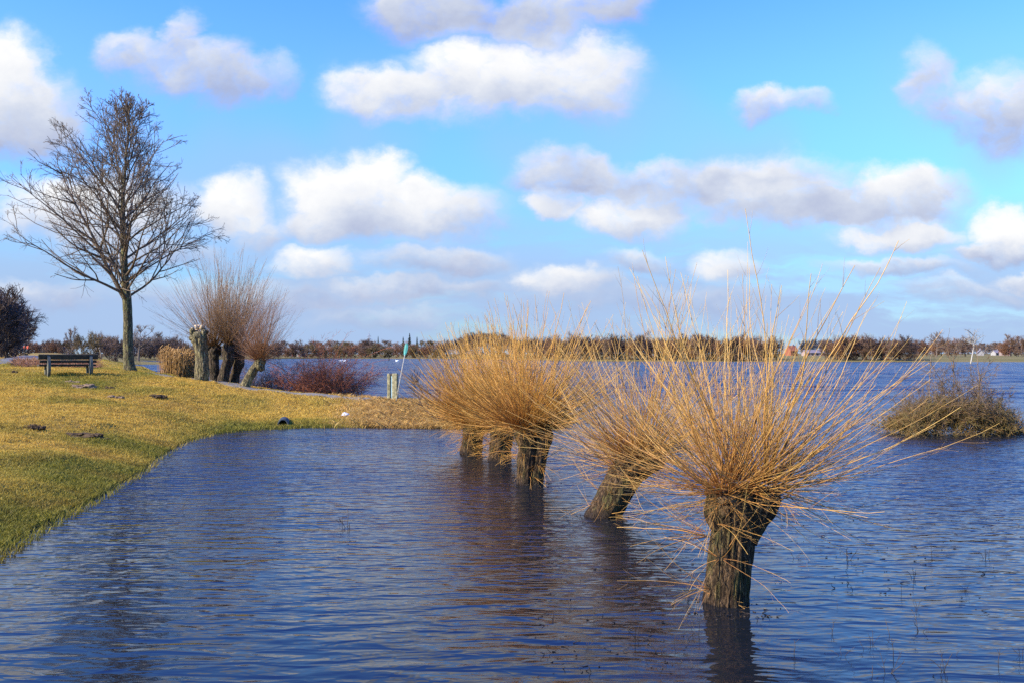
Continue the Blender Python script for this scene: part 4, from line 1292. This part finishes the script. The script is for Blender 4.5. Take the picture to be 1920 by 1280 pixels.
# right shore: rusty hedge and brown wood in front of the ridge
for i_, px_ in enumerate(np.arange(1000, 1720, 8)):
    mk = ['rust', 'dark', 'brown', 'dark'][rr.integers(0, 4)]
    hp = rr.uniform(24, 39) if not (1460 < px_ < 1545) else 9
    if hp < 10: continue
    far(BUSH[mk], i_, px_ + rr.uniform(-3, 3), np.interp(px_, YS_PX, YS_Y) + rr.uniform(6, 26), hp, 'rust brown thicket tree along the right far shore', 'far_bush', .9, 'thicket along the right far shore', 'bush')
for (kd, v, px_, Y, hp, sx, lab) in [(OPEN, 0, 1756, 420, 56, 1.0, 'dark bare tree standing above the wood left of the pale slim tree'), (OPEN, 1, 1800, 430, 42, .9, 'low bare tree just left of the pale slim tree'),
                                     (SLIM, 0, 1889, 520, 52, 1.0, 'tall slim poplar, left of the pair at the right edge'), (SLIM, 1, 1908, 525, 48, 1.0, 'tall slim poplar, right of the pair at the right edge')]:
    far(kd, v, px_, Y, hp, lab, 'far_tree', sx)
for i_, px_ in enumerate(list(np.arange(1722, 1800, 9)) + [1812, 1886, 1893, 1905, 1914]):
    far(BUSH['brown' if i_ % 2 else 'rust'], i_, px_ + rr.uniform(-3, 3), 470 + rr.uniform(0, 40), rr.uniform(20, 30), 'brown bush in the hedge behind the flooded bush', 'far_bush', .9, 'hedge behind the flooded bush', 'bush')
for i_, px_ in enumerate(np.arange(1802, 1925, 7)):
    far(VAR['grey' if i_ % 3 else 'brown'], i_, px_ + rr.uniform(-3, 3), 760 + rr.uniform(0, 60), rr.uniform(20, 27), 'small grey tree in the wood behind the far houses at the right', 'far_tree', 1.2, 'wood behind the far houses')

# the pale slim tree at the right
Y = 250.0
root = empty('slim_tree', (xw(1822, Y), Y, 0), 'slim tree with pale crooked trunk and whitish open crown at the right', 'tree')
r_ = np.random.default_rng(950)
tq = lambda px_, py_: at(px_, py_, Y) - np.array([xw(1822, Y), Y, 0])
m = MB(); m.tube([tq(1820, 683), tq(1821, 676), tq(1824, 660), tq(1826, 648), tq(1824, 636), tq(1826, 622)], [.2, .16, .14, .12, .09, .04], 8, .0); m.build('trunk', M['pale_twig'], root)
m = MB(); n = 18
S = np.array([tq(1825 + r_.normal(0, .6), r_.uniform(628, 652)) for _ in range(n)]); a = r_.uniform(0, 6.28, n)
P = grow(S, np.stack([np.cos(a), np.sin(a), r_.uniform(.5, 1.5, n)], 1), r_.uniform(1.6, 3.6, n), 6, .1, .02, r_); m.tubes(P, taper(np.full(n, .075), .04, 6), 4, r_.uniform(0, 1, n))
S2, D2, i2, t2 = spawn(P, 7, .2, 1, .4, 1, r_); P2 = grow(S2, D2, r_.uniform(.5, 1.3, len(S2)), 4, .12, 0, r_); m.tubes(P2, taper(np.full(len(S2), .045), .03, 4), 3, r_.uniform(0, 1, len(S2)))
m.build('crown', M['pale_twig'], root)

# the wooded ridge that reads as one mass
m = MB()
ridge = {}
def add_copy(mb, src, loc, s, rz, sx):
    V = np.concatenate(src.V)
    V = rot(V * np.array([s * sx, s * sx, s]), 0, 0, rz) + loc
    Fs = [f for f in src.F]
    mb.add(V, Fs, tone=np.concatenate(src.att['tone']), along=np.concatenate(src.att['along']))
LITE = [far_tree(980 + v, 10, 9, 'blue', 16, 6, 4, .06, .2, .13, .03) for v in range(4)]
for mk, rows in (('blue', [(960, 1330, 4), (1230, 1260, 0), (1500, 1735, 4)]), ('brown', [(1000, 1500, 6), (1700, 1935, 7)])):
    m = MB()
    for (a_, b_, st_) in rows:
        if not st_: continue
        for px_ in np.arange(a_, b_, st_):
            Yr = 900 + rr.uniform(0, 90) - (mk == 'brown') * 60
            if mk == 'brown' and 1455 < px_ < 1550: continue
            loc = far_loc(px_ + rr.uniform(-2, 2), Yr)
            hp = rr.uniform(25, 31) + (4 if mk == 'blue' else 0)
            if 1700 < px_: hp -= 5
            s = hp / F * Yr / 9.3 * .66
            v = LITE[rr.integers(0, 4)]
            add_copy(m, v[2], loc, s, rr.uniform(0, 6.28), .85)
    tag(m.build('distant_wood', FT[mk]), 'dark blue conifer wood along the right horizon' if mk == 'blue' else 'brown distant wood along the right horizon', 'wood', kind='stuff')

# conifers on the far shore
for (px_, Y, hp, wd, lab) in [(756, 800, 36, 5.5, 'dark conifer on the horizon just left of the teal paddle'), (768, 790, 43, 7.5, 'dark spreading conifer on the horizon right of the teal paddle'),
                              (782, 810, 36, 5, 'small dark conifer right of the spreading one'), (709, 820, 37, 3.6, 'narrow dark conifer right of the pylon')]:
    H = hp / F * Y
    tm, cm = conifer(int(px_), H, wd)
    put_far(tm, cm, far_loc(px_, Y), 1.0, 0.3, lab, 'conifer', FG, 'conifer')

# ------------------------------------------------------------------ houses, pylon
M['white_wall'] = mat_plain('white_render', (.30, .285, .26), .8, .08, 2)
M['cream_wall'] = mat_plain('pinkish_render', (.30, .22, .18), .8, .1, 2)
M['brick'] = mat_plain('orange_roof', (.26, .085, .045), .8, .15, 2)
M['grey_roof'] = mat_plain('grey_roof', (.20, .17, .17), .8, .2, 2)
M['red_roof'] = mat_plain('brown_roof', (.30, .10, .06), .8, .2, 2)
M['glass'] = mat_plain('dark_pane', (.03, .035, .045), .2, .1, 2, 0, .5)
def house(px_, Y, w, d, wall, roofh, wm, rm, label, rz, nwin=3):
    loc = far_loc(px_, Y)
    root = empty('house', loc, label, 'house', 'houses across the lake', rz)
    m = MB(); m.box((0, 0, wall / 2 - .25), (w, d, wall + .5))
    m.prism([(-d / 2, wall), (d / 2, wall), (0, wall + roofh * .95)], w, 'x'); m.build('wall', M[wm], root, False)
    m = MB()
    m.prism([(-d / 2 - .5, wall - .25), (-d / 2 - .5, wall + .05), (0, wall + roofh + .3), (d / 2 + .5, wall + .05), (d / 2 + .5, wall - .25), (0, wall + roofh)], w + .8, 'x')
    rf = m.build('roof', M[rm], root, False)
    m = MB(); m.box((w * .25, 0, wall + roofh + .3), (.8, .8, 1.6)); m.build('chimney', M['grey_roof'], rf, False)
    for i in range(nwin):
        x = (i + .5) / nwin * w - w / 2
        m = MB(); m.box((x, -d / 2 - .03, wall * .55), (1.3, .12, 1.3)); m.build('window', M['glass'], root, False)
    m = MB(); m.box((w / 2 - 1.6, -d / 2 - .04, 1.0), (1.0, .14, 2.0)); m.build('door', M['red_roof'], root, False)
house(1484, 640, 5.5, 7, 3.2, 3.4, 'brick', 'brick', 'orange red house seen through the willow rods on the right shore', .3, 1)
house(1524, 600, 12.5, 7, 2.0, 1.6, 'cream_wall', 'grey_roof', 'long low pinkish house with grey roof right of the orange house', .1, 4)
house(1220, 560, 5, 5, 3.0, 2.2, 'white_wall', 'grey_roof', 'small white house behind the middle of the willow rods', -.4, 1)
house(1838, 640, 2.8, 4, 1.7, 2.2, 'white_wall', 'grey_roof', 'tiny white gabled house right of the pale slim tree', 1.35, 1)
house(1868, 650, 5, 5, 1.8, 1.6, 'white_wall', 'grey_roof', 'grey roofed white house between the gabled house and the poplars', .2, 2)
house(1884, 640, 6, 5, 2.2, 1.5, 'cream_wall', 'red_roof', 'cream house just left of the poplar pair', -.2, 2)
house(545, 760, 6, 6, 4, 3, 'white_wall', 'grey_roof', 'white house on the far shore behind the leaning pollard crown', .2, 2)
house(562, 770, 5, 6, 4, 3, 'white_wall', 'grey_roof', 'white house on the far shore left of the arching briar', -.2, 1)

Y = 1500.0; loc = far_loc(692, Y)
M['steel'] = mat_plain('pylon_steel', (.32, .34, .38), .6, .1, 2)
py = empty('pylon', loc, 'pale grey lattice pylon on the horizon above the far wood', 'pylon')
m = MB(); H = 33.0
def bar(a, b, r=.22): m.tube([a, b], [r, r], 4, .5)
for sx in (-1, 1):
    for sy in (-1, 1): bar((sx * 3, sy * 3, 0), (sx * .5, sy * .5, H))
for z in np.arange(0, H, 4):
    w0, w1 = 3 - 2.5 * z / H, 3 - 2.5 * min(1, (z + 4) / H)
    for sy in (-1, 1):
        bar((-w0, sy * w0, z), (w1, sy * w1, z + 4), .12); bar((w0, sy * w0, z), (-w1, sy * w1, z + 4), .12)
m.build('mast', M['steel'], py, False)
for z, w in ((24, 6.5), (29, 4)):
    m = MB(); bar((-w, 0, z), (w, 0, z), .3); bar((-w, 0, z), (0, 0, z + 2), .18); bar((w, 0, z), (0, 0, z + 2), .18); m.build('crossarm', M['steel'], py, False)

# ------------------------------------------------------------------ swans, posts
M['swan'] = mat_plain('white_feathers', (.88, .88, .86), .7, .04, 3)
M['beak'] = mat_plain('orange_beak', (.6, .2, .04), .5, .1, 5)
def swan(px_, py_, label, flip):
    Y = yw(py_); root = empty('swan', (xw(px_, Y), Y, 0), label, 'swan', 'swans on the lake', math.pi if flip else 0)
    root.scale = (1.15, 1.15, 1.15)
    m = MB(); r_ = np.random.default_rng(4)
    pts = [(-.75, 0, .30), (-.6, 0, .22), (-.35, 0, .17), (0, 0, .16), (.28, 0, .17), (.42, 0, .28), (.47, 0, .45), (.44, 0, .62), (.46, 0, .72), (.53, 0, .75), (.60, 0, .735), (.645, 0, .71)]
    rad = [.02, .12, .22, .26, .22, .10, .065, .055, .055, .065, .055, .03]
    m.tube(pts, rad, 14, .5); m.build('body', M['swan'], root)
    m = MB(); m.tube([(.63, 0, .715), (.72, 0, .675)], [.032, .012], 8); m.build('beak', M['beak'], root)
    for sy in (-1, 1):
        m = MB(); m.blob((-.18, sy * .19, .27), (.44, .08, .16), r_, 18, 12, .1, 2); m.build('wing', M['swan'], root)
swan(639.5, 677, 'white swan on the lake, left one of the close pair', False)
swan(646, 677, 'white swan on the lake, right one of the close pair', True)
swan(744.5, 677, 'lone white swan on the lake left of the leaning staff', True)
M['tarred'] = mat_plain('tarred_wood', (.02, .018, .016), .8, .2, 5)
for (px_, py_, hp, lab) in [(729.3, 675.5, 7, 'dark mooring post in the lake above the sluice frame'), (787, 675.5, 4.5, 'short dark post in the lake right of the teal paddle')]:
    Y = yw(py_); m = MB(); h = hp / F * Y
    m.tube([(0, 0, -.6), (0, 0, h * .9), (.02, 0, h)], [.2, .19, .15], 10)
    o = m.build('mooring_post', M['tarred']); o.location = (xw(px_, Y), Y, 0); tag(o, lab, 'post', 'posts in the lake')
# leaning post on the mound
q_ = at(191, 673, 79); q_[2] = gz(q_[0], q_[1]) - .1
m = MB(); m.tube([(0, 0, 0), (-.08, 0, .55), (-.2, 0, 1.05)], [.045, .045, .045], 8)
m.tube([(-.2, 0, 1.0), (-.23, 0, 1.17)], [.075, .06], 8)
o = m.build('leaning_post', mat_plain('weathered_post', (.20, .15, .10), .8, .2, 5)); o.location = q_; tag(o, 'thin leaning wooden post on the grass mound left of the big trunk', 'post')


# ------------------------------------------------------------------ people far away
def person(px_, Y, label, top, legs, rz=0.0, stride=.18, hair=(.03, .02, .015)):
    x = xw(px_, Y); root = empty('person', (x, Y, gz(x, Y)), label, 'person', 'walkers on the far dike', rz)
    skel = {'pelvis': (0, 0, .93), 'waist': (0, 0, 1.1), 'chest': (0, .01, 1.35), 'neck': (0, .01, 1.49), 'head': (0, .03, 1.60), 'crown': (0, .02, 1.72),
            'hl': (-.1, 0, .88), 'kl': (-.1, .06 + stride * .5, .48), 'al': (-.1, stride, .08), 'tl': (-.1, stride + .16, .03),
            'hr': (.1, 0, .88), 'kr': (.1, .03 - stride * .3, .48), 'ar': (.1, -stride, .1), 'tr': (.1, -stride + .15, .03),
            'sl': (-.19, 0, 1.40), 'el': (-.25, -.06, 1.12), 'wl': (-.25, .06, .88), 'fl': (-.245, .09, .78), 'sr': (.19, 0, 1.40), 'er': (.25, -.02, 1.12), 'wr': (.25, .14, .90), 'fr': (.245, .18, .81)}
    ed = ['pelvis waist', 'waist chest', 'chest neck', 'neck head', 'head crown', 'pelvis hl', 'hl kl', 'kl al', 'al tl', 'pelvis hr', 'hr kr', 'kr ar', 'ar tr', 'chest sl', 'sl el', 'el wl', 'wl fl', 'chest sr', 'sr er', 'er wr', 'wr fr']
    rad = dict(pelvis=.15, waist=.14, chest=.16, neck=.06, head=.095, crown=.085, hl=.095, hr=.095, kl=.07, kr=.07, al=.05, ar=.05, tl=.04, tr=.04, sl=.07, sr=.07, el=.05, er=.05, wl=.04, wr=.04, fl=.035, fr=.035)
    ks = list(skel)
    me = bpy.data.meshes.new('body')
    me.from_pydata([skel[k] for k in ks], [tuple(ks.index(a) for a in e.split()) for e in ed], [])
    o = link('body', me, None, root)
    md = o.modifiers.new('skin', 'SKIN')
    for i, k in enumerate(ks):
        me.skin_vertices[0].data[i].radius = (rad[k], rad[k] * .85)
        me.skin_vertices[0].data[i].use_root = k == 'pelvis'
    o.modifiers.new('sub', 'SUBSURF').levels = 1
    t = NT('clothes'); sep = t.n('ShaderNodeSeparateXYZ', {0: t.obj()}); z = sep.outputs[2]
    c = t.mix(t.math('GREATER_THAN', z, .86), legs, top); c = t.mix(t.math('GREATER_THAN', z, 1.5), c, (.45, .26, .18)); c = t.mix(t.math('LESS_THAN', z, .09), c, (.02, .02, .02))
    me.materials.append(t.princ(c, .8))
    m = MB(); m.blob((0, .005, 1.70), (.115, .125, .10), np.random.default_rng(1), 16, 10, .05, 2, 1.64); m.build('hair', mat_plain('hair', hair, .7), root)
    return root


for c_ in [(41, 190, 'walker in dark clothes, leftmost on the far dike by the wood', (.03, .03, .035), (.02, .02, .03), .4), (46.5, 190, 'walker in bright orange red jacket next to the dark walker', (.75, .10, .03), (.03, .03, .05), .2),
           (52, 194, 'second walker in orange red jacket, rightmost of the trio by the wood', (.68, .12, .05), (.05, .05, .06), -.2), (121, 196, 'walker in black coat, left one of the pair above the bench', (.015, .015, .02), (.02, .02, .03), .5),
           (127.5, 196, 'walker in dark coat with pale trousers, right one of the pair above the bench', (.02, .02, .03), (.35, .34, .33), -.3)]:
    person(*c_)


# ------------------------------------------------------------------ sky, sun, camera
def make_world():
    t = NT('World', world=True)
    sky = t.n('ShaderNodeTexSky', sky_type='NISHITA', sun_disc=False, sun_elevation=SUN_EL, sun_rotation=SUN_AZ, air_density=1.0, dust_density=.3, ozone_density=2.0, altitude=0)
    tc = t.n('ShaderNodeTexCoord').outputs['Generated']
    sp = t.n('ShaderNodeSeparateXYZ', {0: tc}); x, y, z = sp.outputs
    skyc = t.n('ShaderNodeHueSaturation', {'Hue': .5, 'Saturation': 1.12, 'Value': 1.0, 'Fac': 1.0, 'Color': sky}).outputs[0]
    skyc = t.mix(1.0, skyc, SKY_TINT, 'MULTIPLY')
    skyc = t.mix(t.rng(z, .0, .30, 0, 1, True), t.mix(1.0, skyc, (.50, .52, .50, 1), 'MULTIPLY'), skyc)
    skyc = t.mix(t.rng(z, .28, .6, 0, 1, True), skyc, t.mix(1.0, skyc, (.28, .86, 1.75, 1), 'MULTIPLY'))
    # sky-plane coordinates on the y = 1 plane (radial from the horizon), in thousandths
    yy = t.math('MAXIMUM', y, .08)
    u = t.math('DIVIDE', x, yy); v = t.math('DIVIDE', z, yy)
    uv = t.n('ShaderNodeCombineXYZ', {0: u, 1: v, 2: 0.0}).outputs[0]
    nz = t.n('ShaderNodeTexNoise', {'Vector': t.vmath('MULTIPLY', uv, (1, 1.35, 1)), 'Scale': 11.0, 'Detail': 8.0, 'Roughness': .6})
    nbig = t.n('ShaderNodeTexNoise', {'Vector': uv, 'Scale': 4.0, 'Detail': 2.0, 'Roughness': .5})
    w1 = t.vmath('MULTIPLY', t.vmath('SUBTRACT', nz.outputs[1], (.5, .5, .5)), (.085, .07, 0))
    w2 = t.vmath('MULTIPLY', t.vmath('SUBTRACT', nbig.outputs[1], (.5, .5, .5)), (.05, .04, 0))
    p = t.vmath('ADD', t.vmath('ADD', uv, w1), w2)
    D = S = Wt = None
    for (cx, cy, rx, ry, op, br) in CLOUDS:
        cu, cv = (cx - CX) / F, (HOR - cy) / F
        iu, iv = F / (rx * 1.1), F / (ry * 1.12)
        q = t.vmath('MULTIPLY_ADD', p, (iu, iv, 0), (-cu * iu, -cv * iv, 0))
        d = t.vmath('LENGTH', q, out=1)
        mk = t.rng(d, 1.34, .40, 0, op, True)
        sh = t.vmath('DOT_PRODUCT', q, (-.25, .85, 0), out=1)
        sh = t.math('ADD', sh, br)
        if D is None: D, S, Wt = mk, t.math('MULTIPLY', mk, sh), mk
        else:
            D = t.math('MAXIMUM', D, mk); S = t.math('MULTIPLY_ADD', mk, sh, S); Wt = t.math('ADD', Wt, mk)
    shade = t.math('DIVIDE', S, t.math('MAXIMUM', Wt, .001))
    shade = t.math('ADD', shade, t.math('MULTIPLY', t.math('SUBTRACT', nz.outputs[0], .5), 1.8))
    # clouds elsewhere in the sky (overhead and behind)
    zz = t.math('MAXIMUM', z, .05)
    pl = t.n('ShaderNodeCombineXYZ', {0: t.math('DIVIDE', x, zz), 1: t.math('DIVIDE', y, zz), 2: 0.0}).outputs[0]
    n2 = t.noise(pl, 1.1, 5, .55)
    hi = t.math('MAXIMUM', t.rng(v, .40, .52, 0, 1, True), t.math('LESS_THAN', y, .1))
    D2 = t.math('MULTIPLY', t.math('MULTIPLY', t.rng(n2, .62, .78, 0, .4, True), hi), t.rng(z, .02, .12))
    D = t.math('MAXIMUM', D, D2)
    nf = t.noise(t.vmath('MULTIPLY', p, (1, 1.3, 1)), 26.0, 6, .6)
    D = t.rng(t.math('MULTIPLY', D, t.math('ADD', t.math('MULTIPLY', nf, 1.5), .25)), .06, 1.0, 0, 1, True)
    veil = t.math('MULTIPLY', t.math('MULTIPLY', t.rng(nbig.outputs[0], .40, .62, 0, .5, True), t.rng(v, .40, .16, 0, 1, True)), t.math('GREATER_THAN', y, .08))
    # thin streaky haze low over the horizon
    n3 = t.noise(t.vmath('ADD', t.vmath('MULTIPLY', uv, (3.2, 17, 1)), t.vmath('MULTIPLY', w1, (4, 8, 0))), 1.0, 5, .6)
    low = t.math('MULTIPLY', t.rng(v, .20, .06, 0, .95, True), t.rng(n3, .28, .52, .12, 1, True))
    front = t.math('GREATER_THAN', y, .08)
    low = t.math('MAXIMUM', t.math('MULTIPLY', low, front), veil)
    ramp = t.n('ShaderNodeValToRGB', {0: t.rng(shade, -.75, .95)})
    cr = ramp.color_ramp
    cr.elements[0].position = 0.0; cr.elements[0].color = (.42, .48, .68, 1)
    cr.elements[1].position = 1.0; cr.elements[1].color = (1, 1, 1, 1)
    e = cr.elements.new(.42); e.color = (.62, .68, .82, 1)
    e = cr.elements.new(.70); e.color = (.84, .865, .92, 1)
    bg1 = t.n('ShaderNodeBackground', {'Color': skyc, 'Strength': SKY_STRENGTH})
    bgl = t.n('ShaderNodeBackground', {'Color': (.40, .545, .82, 1), 'Strength': CLOUD_STRENGTH * 1.02})
    bg2 = t.n('ShaderNodeBackground', {'Color': ramp.outputs[0], 'Strength': CLOUD_STRENGTH})
    mx0 = t.n('ShaderNodeMixShader', {0: low, 1: bg1.outputs[0], 2: bgl.outputs[0]})
    mx = t.n('ShaderNodeMixShader', {0: D, 1: mx0.outputs[0], 2: bg2.outputs[0]})
    t.t.links.new(mx.outputs[0], t.out.inputs[0])
    t.m.cycles.sampling_method = 'MANUAL'
    t.m.cycles.sample_map_resolution = 512


SKY_STRENGTH = .13
CLOUD_STRENGTH = .55
SKY_TINT = (.66, .98, 1.45, 1)
# cx, cy, rx, ry in photo-direction units, opacity, brightness
CLOUDS = [
    (15, 150, 75, 80, 1, .55), (60, 215, 100, 75, 1, .1), (-40, 210, 110, 95, 1, .1),
    (240, 105, 70, 45, .72, -.15), (330, 75, 38, 45, .7, 0), (350, 130, 110, 48, .78, -.2), (420, 160, 90, 42, .78, -.2), (515, 150, 45, 38, .55, -.1),
    (930, 150, 190, 85, 1, .5), (730, 170, 130, 55, 1, .35), (1090, 150, 120, 85, .95, .35), 
    (800, 20, 130, 55, .95, -.35), (1000, 40, 140, 50, .9, -.4), (1120, 10, 90, 50, .85, -.2),
    (1440, 200, 80, 32, .75, -.1), (1515, 200, 55, 28, .6, 0),
    (1740, 150, 60, 65, .7, -.1), (1800, 210, 80, 55, .75, -.2), (1890, 210, 110, 85, .85, -.05), 
    (700, 330, 75, 48, 1, .85), (640, 360, 100, 65, 1, .65), (760, 390, 180, 62, 1, .35), (640, 410, 105, 42, 1, .0),
    (440, 385, 85, 52, .95, .55), (170, 390, 210, 70, .9, .4), 
    (1080, 330, 130, 42, .9, -.35), (1230, 345, 120, 36, .85, -.3), (1040, 380, 60, 26, .85, .45), (1180, 395, 110, 38, .95, .45),
    (1420, 350, 170, 55, 1, -.1), (1500, 390, 190, 42, 1, .2), (1680, 370, 130, 55, 1, .15), (1725, 350, 40, 40, .9, .3),
    (1690, 440, 125, 28, 1, .55), (1880, 425, 62, 48, 1, .95), (1870, 470, 90, 24, .9, -.2),
    (605, 495, 75, 36, .9, .4), (830, 490, 135, 34, .75, -.1), (1185, 482, 80, 28, .7, -.1), (1360, 500, 62, 34, .85, .35), (1050, 530, 110, 36, .85, .2),
    (1690, 503, 150, 20, .7, -.1), (1200, 560, 300, 30, .5, -.3), (720, 590, 160, 26, .5, -.3), (1800, 545, 150, 22, .55, -.1), (400, 545, 260, 28, .5, -.3), (60, 560, 160, 34, .55, -.2),
    (760, 545, 190, 24, .7, -.2), (560, 560, 150, 22, .6, -.1), (500, 430, 70, 40, .7, .1), (880, 420, 60, 30, .6, .0), (300, 470, 120, 30, .6, -.05), (1910, 520, 60, 18, .7, .1)]
make_world()

sd = bpy.data.lights.new('sun', 'SUN'); sd.energy = 5.0; sd.angle = math.radians(.5); sd.color = (1.0, .90, .74)
so = bpy.data.objects.new('sun', sd); COL.objects.link(so)
dirv = Vector((math.sin(SUN_AZ) * math.cos(SUN_EL), math.cos(SUN_AZ) * math.cos(SUN_EL), math.sin(SUN_EL)))
so.rotation_euler = dirv.to_track_quat('Z', 'Y').to_euler()
so.location = dirv * 60

cd = bpy.data.cameras.new('camera'); cam = bpy.data.objects.new('camera', cd); COL.objects.link(cam)
cd.sensor_width = 36.0; cd.lens = 36.0 * F / 1920.0
cd.shift_y = (HOR - 640.0) / 1920.0
cd.clip_start = .05; cd.clip_end = 20000
cam.location = (0, 0, EYE); cam.rotation_euler = (math.radians(90), 0, 0)
scene.camera = cam
vs = scene.view_settings
vs.view_transform = 'Standard'; vs.look = 'None'; vs.gamma = 1; vs.exposure = 0.9; vs.use_curve_mapping = False
scene.render.engine = 'CYCLES'
scene.cycles.max_bounces = 6; scene.cycles.diffuse_bounces = 2; scene.cycles.glossy_bounces = 3
scene.cycles.sample_clamp_indirect = 6
scene.cycles.use_denoising = False
